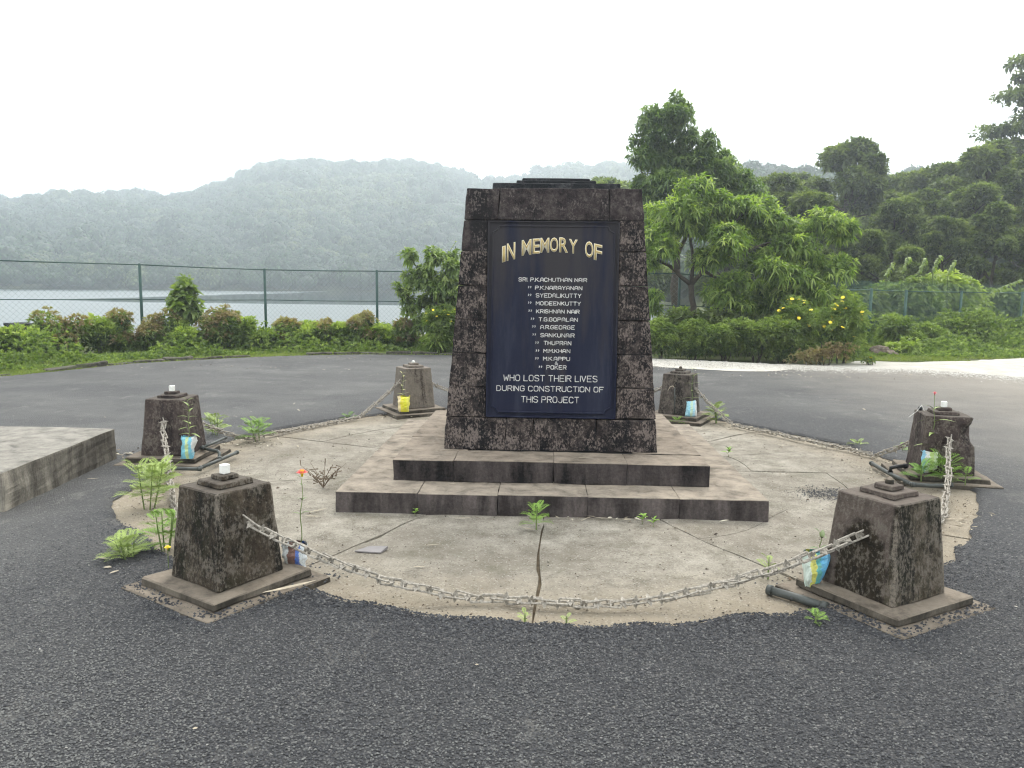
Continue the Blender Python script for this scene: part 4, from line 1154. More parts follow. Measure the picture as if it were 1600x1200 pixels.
# --- individual forest trees on the right, behind the second fence
def forest_tree(seed, h, wd, n, layered=False):
    st = np.random.default_rng(seed)
    lobes = []
    if layered:
        for k in range(12):
            zz = h*(.30+.68*k/11); rw = wd*(1.0-.55*k/11)*st.uniform(.6, 1.1); a_ = st.uniform(0, 6.28)
            lobes.append(((math.cos(a_)*rw*.55, math.sin(a_)*rw*.55, zz), (rw*.62, rw*.62, h*.028)))
            lobes.append(((-math.cos(a_)*rw*.5, -math.sin(a_)*rw*.5, zz+.3), (rw*.5, rw*.5, h*.03)))
    else:
        for k in range(30):
            t_ = st.uniform(.10, .95); a_ = st.uniform(0, 6.28); rw = wd*math.sin(math.pi*min(1, t_*.95+.08))**.6*st.uniform(.25, .85)
            q_ = st.uniform(.13, .36); lobes.append(((math.cos(a_)*rw, math.sin(a_)*rw, h*t_), (wd*q_, wd*q_, wd*q_*.75)))
    e = empty('forest_tree')
    b = MB(); limb(b, (0, 0, -.3), (0, 0, h*.9), h*.02, h*.005, 6, .02); b.build('trunk', M['bark'], e, smooth=True)
    b = MB()
    for l in lobes: limb(b, (0, 0, max(.3, l[0][2]-h*.12)), l[0], h*.007, h*.002, 4, .06)
    b.build('limbs', M['bark'], e)
    foliage('crown', lobes, n, 6, .26, .12, .2, M['forest'], e, False, .5, 1.4)
    return e
def dup(e, loc, rz=0, s=1, label=None, group=None):
    r_ = e.copy(); COL.objects.link(r_); r_.location = loc; r_.rotation_euler = (0, 0, rz); r_.scale = (s, s, s*1.0)
    if label: r_['label'] = label
    if group: r_['group'] = group
    for ch in list(e.children):
        c_ = ch.copy(); COL.objects.link(c_); c_.parent = r_
        for g_ in ch.children:
            d_ = g_.copy(); COL.objects.link(d_); d_.parent = c_
    return r_
protoT = [forest_tree(11, 8, 3.2, 8500), forest_tree(12, 9, 3.0, 8500), forest_tree(13, 13, 3.8, 5200, True)]
FG = 'forest trees beyond the right-hand fence'
spots = [  # px of the top, py of the top, distance, kind, label
    (1330, 222, 42, 0, 'round-topped hazy tree standing above the others right of the broad bright tree'),
    (1215, 262, 36, 1, 'hazy tree filling the gap just right of the tall tree crown'),
    (1270, 300, 30, 0, 'dark tree directly behind the right end of the broad bright tree'),
    (1400, 300, 34, 1, 'dark forest tree above the chain-link corner of the far fence'),
    (1455, 262, 46, 0, 'misty forest tree at the low point of the right skyline'),
    (1500, 240, 44, 1, 'forest tree where the right skyline starts climbing'),
    (1550, 225, 40, 0, 'dense dark forest tree under the layered tree at the right edge'),
    (1630, 215, 38, 1, 'dense forest tree cut off by the right edge, below the layered one'),
    (1480, 330, 32, 1, 'shorter dark tree rising over the yellow-green vine mound'),
    (1560, 320, 31, 0, 'bushy dark tree above the right end of the far fence'),
    (1350, 350, 29, 1, 'small dark tree behind the corner of the far fence'),
    (1175, 330, 29, 0, 'dark tree seen through the middle of the broad bright tree'),
    (1640, 330, 30, 1, 'bushy dark tree at the right edge above the lawn'),
    (965, 262, 45, 1, 'bluish hazy tree just over the right shoulder of the memorial cap'),
    (1625, 95, 47, 2, 'tallest tree, with open layered branches, at the upper right edge'),
    (1140, 268, 40, 0, 'hazy tree between the tall tree and the round-topped one'),
    (1250, 262, 48, 1, 'far hazy tree left of the round-topped tree'),
    (1395, 262, 52, 1, 'far hazy tree right of the round-topped tree'),
    (1440, 300, 38, 0, 'mid-distance forest tree under the low point of the skyline'),
    (1520, 275, 36, 1, 'broad dark forest tree left of the right edge thicket'),
    (1425, 385, 27, 0, 'low dark tree behind the vine spires on the fence')]
used = set()
for px_, py_, dist, kd, lab in spots:
    p = GY(px_, py_, dist)
    pr = protoT[kd]; h0 = (8, 9, 13)[kd]
    gz = float(terrain_h(np.array([p.x]), np.array([p.y]))[0])
    s = (p.z-gz)/h0
    rz = random.uniform(0, 6.28)
    if kd not in used:
        used.add(kd); e = pr; e.location = (p.x, p.y, gz); e.rotation_euler.z = rz; e.scale = (s, s, s); tag(e, lab, 'tree', FG)
    else:
        e = dup(pr, (p.x, p.y, gz), rz, s, lab, FG)
    e['category'] = 'tree'

# ================================================================== UNDERGROWTH ALONG THE FAR VERGE
def bush(name, label, c, r, n, nl, L, W, mat, group=None, cat='shrub', droop=.3, hi=False, flowers=None, stems=7, shell=.4, loc=None, up=.2, mat2=None, nlobes=7, low0=False):
    """c: base centre, r: radii; built of several uneven lobes with stems"""
    e = empty(name, c, 0, label, cat, group)
    st = random.Random(hash(label) % 1000 if False else len(label)*7+int(abs(c[0])*100))
    lobes = []
    for k in range(nlobes):
        a_ = st.uniform(0, 6.28); q = st.uniform(0, .55)
        lobes.append(((math.cos(a_)*q*r[0], math.sin(a_)*q*r[1], r[2]*(st.uniform(.12, .72) if low0 else st.uniform(.22, .78))), (r[0]*st.uniform(.38, .55), r[1]*st.uniform(.4, .6), r[2]*st.uniform(.22, .36))))
    foliage('foliage', lobes, n, nl, L, W, droop, mat, e, hi, shell, 1.0, up)
    if mat2: foliage('tip_foliage', [((l[0][0], l[0][1], l[0][2]+l[1][2]*.45), tuple(q*.8 for q in l[1])) for l in lobes], int(n*.6), nl, L, W, droop, mat2, e, hi, .15, 1.0, up+.2, low=0)
    b = MB()
    for k in range(stems):
        l = lobes[k % len(lobes)]
        limb(b, (l[0][0]*.3, l[0][1]*.3, -.05), (l[0][0], l[0][1], l[0][2]), .012, .005, 3, .08)
    b.build('stems', M['bark'], e)
    if flowers:
        nf, fm, fs, zlo = flowers
        P, d, rad = lobed_points(lobes, nf*3, .04, -.1)
        P = P[P[:, 2] > zlo*r[2]][:nf]
        C = np.repeat(P, 7, 0); an = np.tile(np.arange(7)*2*np.pi/7, len(P))
        up_ = np.repeat(np.array([0, -.55, .8])+unit(len(P))*.4, 7, 0); up_ /= np.linalg.norm(up_, axis=1, keepdims=True)
        a1 = np.cross(up_, [0, 0, 1.0]); a1 /= np.linalg.norm(a1, axis=1, keepdims=True); a2 = np.cross(up_, a1)
        D = a1*np.cos(an)[:, None]+a2*np.sin(an)[:, None]
        V, T = leaf_arrays(C, D, up_, fs, fs*.8, .1, True)
        link('blossoms', np_mesh('blossoms', V, T), fm, e)
    return e
def gpt(px, y): p = GY(px, 520, y); return (p.x, y, 0)
HG = 'shrubs in the verge along the lake fence'
verge = [  # px, distance, half-width, height, kind, label, flowers
    (20, 14.2, .75, .75, 'lush', 'green weedy bush at the left edge with orange blossoms', (7, M['orange'], .035, .5)),
    (98, 14.9, .62, .82, 'russet', 'leftmost brown-red shrub in the verge, with dry twigs on top', None),
    (150, 15.3, .5, .72, 'lush', 'light green shrub between the two leftmost brown shrubs', None),
    (192, 15.6, .50, .88, 'russet', 'rust-tinged shrub with a few orange flowers beside the second fence post', (9, M['orange'], .03, .7)),
    (240, 15.9, .5, .9, 'russet', 'brown shrub just left of the big-leaved vine mound', None),
    (290, 16.0, .45, .78, 'lush', 'green shrub in front of the big-leaved vine mound', None),
    (332, 16.3, .62, .92, 'russet', 'widest brown-red shrub, right of the big-leaved vine mound', None),
    (383, 16.6, .40, .85, 'lush', 'pale green feathery shrub beside the dark stone block', (5, M['whitep'], .03, .7)),
    (412, 16.7, .4, .60, 'lush', 'low green shrub at the foot of the third fence post', None),
    (446, 17.0, .48, .78, 'russet', 'brown-topped shrub right of the third fence post', None),
    (483, 17.1, .40, .78, 'lush', 'fresh green shrub between two brown-topped shrubs', None),
    (508, 17.2, .34, .66, 'russet', 'small brown shrub with a pale dead stick in it', None),
    (540, 17.3, .38, .75, 'lush', 'thin yellow-green shrub left of the round brown shrub', (4, M['yellow'], .025, .6)),
    (572, 17.3, .42, .84, 'russet', 'round dense brown shrub at the foot of the fourth fence post', None),
    (606, 17.3, .36, .66, 'lush', 'low green shrub right of the fourth fence post', None),
    (634, 17.2, .36, .72, 'russet', 'last brownish shrub before the yellow-flowered bush', None),
]
for k, (px_, y_, hwid, h_, kd, lab, fl_) in enumerate(verge):
    c = gpt(px_, y_+.55); h_ *= random.uniform(.78, 1.05)
    if kd == 'russet':
        bush('flowering_shrub', lab, c, (hwid*1.15, .48, h_), 760, 6, .085, .032, M['lush'], HG, mat2=M['russet'], flowers=fl_, nlobes=11, low0=True, shell=.5)
    else:
        bush('green_shrub', lab, c, (hwid*1.3, .5, h_*random.uniform(.75, 1.0)), 620, 6, .10, .03, M['lush'], HG, flowers=fl_, up=.7, nlobes=11, low0=True, shell=.55, mat2=M['weed_pale'])
# big-leaved vine mound by the second post
c = gpt(290, 17.0)
e = bush('vine_mound', 'tall mound of big heart-leaved vine climbing by the fence', c, (.42, .4, 1.42), 300, 4, .17, .14, M['lush'], None, 'plant', droop=.5, stems=4, nlobes=9)
e = bush('feathery_weed', 'yellow-green feathery weed sprouting over the top of the vine mound', (c[0]-.05, c[1]+.1, 1.0), (.26, .25, .62), 200, 7, .09, .02, M['weed'], None, 'plant', up=.7)
# yellow-flowered bush left of the memorial
e = bush('yellow_flower_bush', 'leafy bush with small yellow flowers beside the left flank of the memorial', gpt(695, 17.1), (.75, .5, .98), 900, 7, .11, .035, M['lush'], None, 'shrub', flowers=(26, M['yellow'], .035, .6), up=.4)
bush('green_shrub', 'broad-leaved green clump low beside the memorial left flank at the kerb', gpt(688, 16.75), (.42, .3, .55), 220, 6, .20, .04, M['lush'], None, 'plant', droop=.7, up=.8)
# dark loose stone wall behind the shrubs
for x0, x1, y0_, lab in ((14, 122, 16.2, 'low dark dry-stone wall at the left behind the shrubs'), (322, 398, 17.9, 'dark stone block wall ending right of the widest brown shrub')):
    e = empty('stone_wall', gpt((x0+x1)/2, y0_), 0, lab, 'wall')
    xa, xb = gpt(x0, y0_)[0]-e.location.x, gpt(x1, y0_)[0]-e.location.x
    nn = max(2, int((xb-xa)/.34))
    for row in range(3):
        for k in range(nn):
            xx = xa+(xb-xa)*(k+.5+(row % 2)*.3)/nn; w2 = (xb-xa)/nn*.49
            MB().box(xx-w2, xx+w2, -.16, .16, row*.20, row*.20+.19, jit=.015).build('stone', M['darkrock'], e, bevel=.02, cuts=1, rough=.03, seed=k+row*9)
# small mossy block in the grass
p = G(452, 548)
tag(MB().frustum(0, 0, 0, .17, .17, .13, .15, .11, jit=.01).build('mossy_block', mk, bevel=.015, cuts=2, rough=.02, loc=(p.x, p.y, -.02)), 'small mossy concrete block sitting in the grass verge', 'block')

# grass strips
def grass(name, pts, n, h, mat, label, w_=.012, loc_noise=1.0, tilt=.5):
    """pts: array of base points"""
    P = np.asarray(pts)
    D = np.tile([0, 0, 1.0], (len(P), 1))+unit(len(P))*tilt
    hh = h*rng.uniform(.5, 1.2, len(P))
    V, T = leaf_arrays(P, D, unit(len(P)), hh, w_*rng.uniform(.7, 1.4, len(P)), .35, False)
    b_ = np.array([noise.noise(Vector((p[0]*1.7, p[1]*1.7, 3)))*.5+.5 for p in P[::1]])
    rn = np.repeat(np.clip(b_*.8+rng.uniform(-.1, .3, len(P)), 0, 1), 2)
    return tag(link(name, np_mesh(name, V, T, rn), mat), label, kind='stuff')
n = 80000
t_ = rng.uniform(0, 1, n)
seg = np.array([[p.x, p.y] for p in kpts]); ks = np.linspace(0, 1, len(seg))
bx = np.interp(t_, ks, seg[:, 0]); by = np.interp(t_, ks, seg[:, 1])
out = np.stack([bx, by-C0.y], -1); out /= np.linalg.norm(out, axis=1, keepdims=True)
off = rng.uniform(-.02, 1.0, n)**1.0*1.9
off = np.where(rng.uniform(size=n) < .35, rng.uniform(-.12, .35, n), off)
P = np.stack([bx+out[:, 0]*off, by+out[:, 1]*off, np.full(n, -.01)], -1)
grass('verge_grass', P, n, .10, M['grass'], 'short bright grass of the verge behind the kerb', .016)
# right lawn
n = 110000
y_ = rng.uniform(16.8, 30, n); az = rng.uniform(.20, .66, n)
xx = y_*np.tan(az)
ok = (xx > 5.5) & (y_ > 17.2+np.clip(10.6-xx, 0, 9)*-.02+ (xx > 9)*.8 + noise.noise(Vector((1, 2, 3)))) & (rng.uniform(size=n) < .55+.45*(y_ < 22))
P = np.stack([xx, y_, terrain_h(xx, y_)], -1)[ok]
grass('lawn_grass', P, len(P), .11, M['grass'], 'rough sunlit lawn between the gravel track and the far fence', .02, tilt=.7)
# weeds thickening into the fence on the right
def weedpatch(px, y, hw_, h, lab, mat='lush', n=520, L=.12, W=.045, fl=None, group='weed clumps along the right-hand fence', name='weed_clump', up=.3, hd_=.7):
    p = gpt(px, y); gz = float(terrain_h(np.array([p[0]]), np.array([p[1]]))[0])
    return bush(name, lab, (p[0], p[1], gz), (hw_, hd_, h), n, 6, L, W, M[mat], group, 'plant', flowers=fl, up=up, hi=False)
for a_ in ((1400, 20.5, .8, .9, 'green weed clump below the fence post nearest the yellow flowers'),
           (1445, 22.0, .6, .6, 'weed clump just right of the second teal fence post'),
           (1500, 22.5, 1.1, 1.0, 'wide weed clump in front of the middle of the far fence'),
           (1556, 24.2, .7, .7, 'weed clump left of the right-hand mesh panel'),
           (1610, 24.0, 1.2, 1.0, 'weed clump cut by the right edge before the fence'),
           (1412, 18.9, .45, .40, 'low pale weeds beside the boulders', 'weed_pale', 160)):
    weedpatch(*a_)
VG = 'vine-covered bushes behind the far fence'
for px_, y_, w2, h2, lab, mt in ((1480, 27, 1.9, 2.05, 'sunlit yellow-green vine mound arching over the far fence', 'weed_pale'), (1400, 26, 1.3, 1.7, 'shadowy vine bush behind the second teal post', 'mango_dark'),
                       (1345, 24.5, 1.0, 1.5, 'dark bush behind the bent chain-link corner', 'forest'), (1430, 25.5, .9, 2.1, 'vine bush with upright leafy spires', 'lush'), (1550, 28, 1.6, 1.5, 'low vine bush right of the sunlit mound', 'lush'),
                       (1620, 27.5, 1.8, 1.7, 'broad green vine bush at the right edge behind the fence', 'lush')):
    p = gpt(px_, y_); gz = float(terrain_h(np.array([p[0]]), np.array([p[1]]))[0])
    bush('vine_bush', lab, (p[0], p[1], gz), (w2, .9, h2), 900, 6, .22, .12, M[mt], VG, 'shrub', droop=.5, hi=False, nlobes=10)
for k, (px_, ty) in enumerate(((1420, 402), (1446, 404), (1468, 400), (1492, 408), (1594, 438), (1395, 412))):
    p0 = GY(px_-12-(k == 4)*60, 465+(k == 4)*20, 24.8); p1 = GY(px_, ty, 24.6); mid = (p0+p1)/2+Vector((-.1, 0, .15))
    e = empty('leafy_vine_shoot', (p0.x, p0.y, 0), 0, ['leftmost upright leafy vine shoot above the fence', 'second leafy vine shoot rising above the fence', 'pointed vine shoot left of the yellow-green mound', 'vine shoot leaning onto the yellow-green mound', 'long pale vine shoot slanting up at the right edge', 'short vine shoot near the bent fence corner'][k], 'vine', 'leafy vine shoots over the far fence')
    frond([Vector((0, 0, .3)), p0-e.location, mid-e.location, p1-e.location], 30, .17, .09, M['lush'], e, 'leaves', tw=.012, dr=.9)

# hedge and flowering shrubs right of the memorial
HR = 'clipped hedge bushes right of the memorial'
hx = [(1030, 16.6, .62, .78, 'clipped hedge bush hidden partly by the memorial flank'), (1082, 16.6, .6, .74, 'clipped hedge bush behind the far dark chain post'), (1135, 16.5, .6, .76, 'clipped hedge bush in front of the bright tree trunk'),
      (1182, 16.4, .6, .80, 'clipped hedge bush at the foot of the pale fence post'), (1222, 16.3, .5, .78, 'last clipped hedge bush next to the yellow-flowered shrubs')]
for px_, y_, w2, h2, lab in hx:
    bush('hedge_bush', lab, gpt(px_, y_), (w2, .6, h2), 1500, 6, .07, .028, M['hedge'], HR, 'hedge', nlobes=12, shell=.2, mat2=M['lush'])
bush('yellow_flower_shrub', 'tall feathery shrub with many yellow flowers, left of the two', gpt(1245, 16.5), (.68, .6, 1.30), 1400, 7, .09, .024, M['lush'], None, 'shrub', flowers=(40, M['yellow'], .042, .55), up=.4, nlobes=12)
bush('yellow_flower_shrub', 'feathery yellow-flowered shrub at the end of the hedge, beside the boulders', gpt(1318, 16.2), (.70, .6, 1.35), 1400, 7, .09, .024, M['lush'], None, 'shrub', flowers=(36, M['yellow'], .042, .35), up=.4, nlobes=12)
bush('yellow_flower_weed', 'tiny yellow-flowered plant at the corner where the gravel begins', (G(1358, 570).x, G(1358, 570).y, 0), (.24, .2, .22), 120, 6, .05, .02, M['weed'], None, 'plant', flowers=(7, M['yellow'], .03, .3))
bush('dry_undergrowth', 'brown dry stalks under the yellow-flowered shrubs', gpt(1290, 15.7), (1.0, .3, .42), 420, 5, .08, .02, M['russet'], None, 'plant', up=.5)
bush('dark_undergrowth', 'dark leafy plants under the bright tree behind the hedge', gpt(1130, 18.0), (1.9, .5, 1.05), 1500, 6, .14, .06, M['forest'], None, 'plant', nlobes=14)
bush('dark_undergrowth', 'green bushes behind the yellow-flowered shrubs and fence', gpt(1290, 19.2), (1.3, .6, 1.5), 1500, 6, .13, .05, M['lush'], None, 'plant', nlobes=14)
def scrub(name, P, h, mat, label, L=.09, W=.03, up=.9):
    V, T = sprigs(P, np.tile([0, 0, .6], (len(P), 1)), 6, L, W, .35, False, 1.0, up)
    rn = np.repeat(np.clip(rng.beta(2, 2, len(P)), 0, 1), 12)
    return tag(link(name, np_mesh(name, V, T, rn), mat), label, kind='stuff')
n = 9000
t_ = rng.uniform(0, 1, n); bx = np.interp(t_, ks, seg[:, 0]); by = np.interp(t_, ks, seg[:, 1])
out = np.stack([bx, by-C0.y], -1); out /= np.linalg.norm(out, axis=1, keepdims=True)
off = rng.uniform(.5, 2.2, n)
hh = np.array([max(0, noise.noise(Vector((a_*.9, b_*.9, 8)))+.25) for a_, b_ in zip(bx+off, by)])*np.clip((off-.35)/.8, 0, 1)
P = np.stack([bx+out[:, 0]*off, by+out[:, 1]*off, rng.uniform(0, 1, n)**1.2*hh*1.35], -1)
scrub('verge_weeds', P, 1, M['lush'], 'tangled yellow-green weeds between the shrubs of the verge')
n = 22000
y_ = rng.uniform(18.2, 27, n); az_ = rng.uniform(.24, .66, n); xx = y_*np.tan(az_)
dens = np.array([noise.noise(Vector((a_*.55, b_*.55, 2)))+.35 for a_, b_ in zip(xx, y_)])
hh = np.clip(dens, 0, 1)*np.clip((y_-18.4)/4.2, .06, 1)*1.15
ok = (dens > 0) & (xx > 6.6)
P = np.stack([xx, y_, terrain_h(xx, y_)+rng.uniform(0, 1, n)**1.2*hh], -1)[ok]
scrub('slope_weeds', P, 1, M['lush'], 'rough weeds running up from the lawn to the far fence', .11, .04)
# boulders
for k, (px_, py_, s, lab) in enumerate(((1374, 553, .26, 'larger pale brown boulder beside the end of the hedge'), (1392, 555, .17, 'smaller pale boulder right of the larger one'), (1357, 560, .11, 'small stone in front of the larger boulder'))):
    p = G(px_, py_)
    tag(MB().frustum(0, 0, 0, s*.75, s, s*.7, s*.55, s*.4, jit=s*.12).build('boulder', M['rock'], bevel=s*.22, seg=2, cuts=2, rough=.05, seed=k, smooth=True, loc=(p.x, p.y, -.03)), lab, 'rock')

# ================================================================== FENCES
def fence(label, posts, top, mid, bottom, mesh_top, mat, cell, r_post=.032, wire=.0022, low=0.05, rails=True, wmat=None):
    """posts: list of (x, y, top z). parts: post, rail; wire mesh joined"""
    e = empty('chain_link_fence', (posts[0][0], posts[0][1], 0), 0, label, 'fence')
    o = Vector(posts[0][:2]+(0,))
    for x, y, z in posts:
        MB().tube([(0, 0, -.3), (0, 0, z)], r_post, 8).build('post', mat, e, smooth=True, loc=(x-o.x, y-o.y, 0))
        MB().tube([(0, 0, z), (0, 0, z+.02)], [r_post*1.15, r_post*.6], 8).build('post_cap', mat, e, loc=(x-o.x, y-o.y, 0))
    W = MB()
    for (x0, y0, z0), (x1, y1, z1) in zip(posts[:-1], posts[1:]):
        A = Vector((x0, y0, 0))-o; B = Vector((x1, y1, 0))-o
        for f in (top, mid):
            if f is None: continue
            MB().tube([A+Vector((0, 0, z0*f)), (A+B)/2+Vector((0, 0, (z0+z1)/2*f-.008)), B+Vector((0, 0, z1*f))], .014 if f == top else .011, 6).build('rail', mat, e, smooth=True)
        L = (B-A).length; n = int(L/cell)
        zl = bottom; zt_ = (z0+z1)/2+mesh_top
        H = zt_-zl
        d = (B-A)/L
        for sg in (1, -1):
            k = -int(H/cell)-1
            while k <= n+int(H/cell)+1:
                s0 = k*cell; s1 = s0+sg*H
                a_, b_ = (s0, zl), (s1, zt_)
                # clip to panel
                def cl_(s, z, s_o, z_o):
                    if s < 0: q = (0-s)/(s_o-s); return 0, z+(z_o-z)*q
                    if s > L: q = (L-s)/(s_o-s); return L, z+(z_o-z)*q
                    return s, z
                if not ((a_[0] < 0 and b_[0] < 0) or (a_[0] > L and b_[0] > L)):
                    p, q = cl_(*a_, *b_), cl_(*b_, *a_)
                    W.tube([A+d*p[0]+Vector((0, 0, p[1])), A+d*q[0]+Vector((0, 0, q[1]))], wire, 3, cap=False)
                k += 1
    w_ = W.build('wire_mesh', wmat or mat, e); w_['kind'] = 'stuff'
    return e
M['wire'] = simple('galvanised_green_wire', (.16, .20, .18), .5, .2)
fence('tall thin dark green chain-link fence along the lake shore', [(-17.5, 10.0, 1.93), (-14.6, 12.6, 1.92), (-12.3, 14.8, 1.91), (-9.4, 17.8, 1.875), (-7.3, 20.0, 1.825), (-4.45, 20.2, 1.822), (-1.5, 20.2, 1.83), (.9, 20.0, 1.83), (3.15, 19.6, 1.83), (4.93, 19.6, 1.70), (6.75, 20.0, 1.68)], .995, .575, .25, 0, M['fence'], .12, .033, wmat=M['wire'])
fence('teal green chain-link fence with mesh standing above its rail beyond the lawn', [(6.9, 20.1, 1.50), (8.9, 22.5, 1.50), (10.2, 23.3, 1.47), (12.4, 24.6, 1.46), (15.0, 26.0, 1.45), (17.8, 27.2, 1.45), (20.6, 28.2, 1.45)], .985, None, .45, .22, M['fence_lt'], .085, .04, .0035, wmat=M['fence_lt'])

# ================================================================== POTTED PLANTS IN PLASTIC BAGS
def bag_mat(name, cols, scale=6, split=None):
    """printed plastic milk packet: flat blocks of colour"""
    m, t = newmat(name)
    v = coord(t, (1, 1, 1), 'Generated')
    s = N(t, 'ShaderNodeSeparateXYZ'); t.links.new(v, s.inputs[0])
    w_ = madd(t, s.outputs['X'], madd(t, nz(t, v, 5, 5, .7), .35, 'MULTIPLY'))
    n_ = len(cols)
    c = ramp(t, w_, [(max(0, .17+1.0*k/n_) if k else 0, cc) for k, cc in enumerate(cols)], 'CONSTANT')
    c = mix(t, ramp(t, nz(t, v, 4, 6, .7), [(.5, 0), (.75, .45)]), c, (.30, .27, .2))
    p = finish(t, c, .38, nz(t, v, 7, 4, .6, 1.5), .6, .02, .5)
    return m
def bag(parent, w_, d_, h, mat, tip=0.0, lean=(0, 0), seed=0):
    """crumpled pouch; tip>0 pulls the bottom into a point"""
    V = []; Fc = []; nz_, na_ = 9, 20
    for k in range(nz_+1):
        t_ = k/nz_
        for q in range(na_):
            a_ = 2*math.pi*q/na_
            sx = (abs(math.cos(a_))**.45)*(1 if math.cos(a_) > 0 else -1)*w_/2
            sy = math.sin(a_)*d_/2
            pin = 1-tip*(1-t_)**1.5
            fl = 1 if k < nz_ else 1.03
            cr = noise.noise(Vector((sx*28+seed, sy*28, t_*3.2)))*.013+noise.noise(Vector((sx*70, sy*70+seed, t_*11)))*.006
            V.append((sx*pin*fl+lean[0]*t_+cr, sy*(pin*(.75+.5*math.sin(math.pi*t_))*(.8 if k == nz_ else 1))+lean[1]*t_+cr, t_*h+(noise.noise(Vector((math.cos(a_)*1.6, math.sin(a_)*1.6, seed)))*.028 if k == nz_ else 0)))
    for k in range(nz_):
        for q in range(na_):
            a0 = k*na_+q; b0 = k*na_+(q+1) % na_
            Fc.append((a0, b0, b0+na_, a0+na_))
    Fc.append(tuple(range(na_))[::-1])
    bag_o = pyd('bag', V, Fc, mat, parent)
    n0 = MB(); ring = [(V[(nz_-1)*na_+q][0]*.95, V[(nz_-1)*na_+q][1]*.95, h*.9) for q in range(na_)]
    pyd('soil', ring, [tuple(range(na_))], M['core'], parent)
    return bag_o
def leaf_mesh(L, W, droop, name='leaf'):
    n = 6; V = []; Fc = []
    for k in range(n+1):
        t_ = k/n; w_ = W/2*math.sin(math.pi*(t_**.8))**.9 if 0 < k < n else .0005
        z = -droop*L*t_*t_
        V += [(t_*L, -w_, z+w_*.35), (t_*L, 0, z), (t_*L, w_, z+w_*.35)]
    for k in range(n):
        a0 = k*3; Fc += [(a0, a0+3, a0+4, a0+1), (a0+1, a0+4, a0+5, a0+2)]
    me = bpy.data.meshes.new(name); me.from_pydata(V, [], Fc); me.update()
    me.polygons.foreach_set('use_smooth', [True]*len(Fc))
    return me
M['pleaf'] = simple('seedling_leaf', (.19, .25, .07), .5, .3, 12)
M['pleaf_y'] = simple('yellowing_leaf', (.38, .38, .16), .6, .2, 12)
M['pleaf_d'] = simple('dull_seedling_leaf', (.13, .17, .07), .55, .3, 12)
def seedling(parent, base, top, nleaf, L, W, mat, droop=.6, r_=.0028, start=.15, pairs=True, wob=.02):
    base, top = Vector(base), Vector(top)
    pts = [base.lerp(top, k/8)+Vector((math.sin(k*1.3)*wob*.3, 0, 0)) for k in range(9)]
    MB().tube(pts, [r_*(1-.5*k/8) for k in range(9)], 5).build('stem', M['twig'], parent, smooth=True)
    me = leaf_mesh(L, W, droop); me.materials.append(mat)
    for k in range(nleaf):
        q = (k//2 if pairs else k)/max(1, (nleaf/(2 if pairs else 1))-1)
        t_ = start+(1-start)*min(q, 1); i_ = min(int(t_*8), 7); p = pts[i_].lerp(pts[i_+1], t_*8-i_)
        an = (math.pi if (pairs and k % 2) else 0)+(k//2)*1.2+random.uniform(-.4, .4)
        o = bpy.data.objects.new('leaf', me); COL.objects.link(o); o.parent = parent
        o.location = p; s = (1.1-.45*t_)*random.uniform(.8, 1.15); o.scale = (s, s, s)
        o.rotation_euler = (0, -random.uniform(.25, .75)-t_*.3, an)
def flower(parent, p, rad, mat, name='flower'):
    b = MB(); p = Vector(p)
    n0 = len(b.v)
    for ring, (k_, rr_, zz) in enumerate(((11, 1, 0), (9, .72, .25), (7, .42, .45))):
        for q in range(k_):
            a_ = 2*math.pi*q/k_+ring*.3; c_, s_ = math.cos(a_), math.sin(a_); hw_ = .28*rr_
            n0 = len(b.v)
            for (u_, v_, w_) in ((.08, 0, 0), (.6, -hw_, .1), (1, -hw_*.6, .02), (1, hw_*.6, .02), (.6, hw_, .1)):
                b.v.append(tuple(p+Vector((c_*u_*rr_-s_*v_, s_*u_*rr_+c_*v_, zz+w_))*rad))
            b.f.append(tuple(range(n0, n0+5)))
    o = b.build(name, mat, parent)
    MB().tube([p+Vector((0, 0, -rad*.8)), p+Vector((0, 0, rad*.5))], [rad*.18, rad*.4], 8).build('flower_head', M['yellow'] if mat is not M['pink'] else M['pink'], parent, smooth=True)
def potted(px, py, zbase, label, w_, h, mat, tip=0, lean=(0, 0), rz=0, seed=0):
    p = G(px, py, zbase)
    e = empty('bagged_plant', (p.x, p.y, zbase), rz, label, 'potted plant', 'plants in plastic bags at the chain posts')
    bag(e, w_, w_*.62, h, mat, tip, lean, seed)
    return e
WHT = (.72, .73, .70)
e = potted(293, 716, .08, 'blue plastic bag with an upright leafy seedling at the left chain post', .115, .18, bag_mat('blue_bag_print', [(.18, .50, .62), (.22, .58, .68), (.55, .70, .35), (.20, .52, .66), WHT]), .25, (.02, 0), seed=1)
seedling(e, (.02, 0, .15), (.025, 0, .47), 14, .085, .022, M['pleaf'], .5)
e = potted(631, 643, .08, 'yellow plastic bag with a thin seedling at the pale rear chain post', .135, .17, bag_mat('yellow_bag_print', [(.75, .62, .35), (.80, .72, .05), (.72, .70, .03), (.78, .74, .10)]), .2, (0, 0), .1, seed=2)
seedling(e, (-.01, 0, .15), (-.01, 0, .43), 12, .07, .018, M['pleaf_y'], .3)
e = potted(1080, 650, .08, 'pale blue plastic bag with a spindly seedling at the far dark chain post', .11, .16, bag_mat('pale_blue_bag_print', [(.35, .62, .72), (.30, .62, .75), (.55, .72, .55), (.40, .66, .78), WHT]), -.15, (0, 0), 0, seed=3)
seedling(e, (0, 0, .14), (0, 0, .52), 10, .11, .016, M['pleaf'], .7)
e = potted(1450, 738, .08, 'white and green bag with a broad-leaved plant and pink bud by the chipped post', .13, .18, bag_mat('green_white_bag_print', [(.25, .50, .65), WHT, (.55, .70, .25), (.62, .72, .45), WHT]), .0, (0, 0), 0, seed=4)
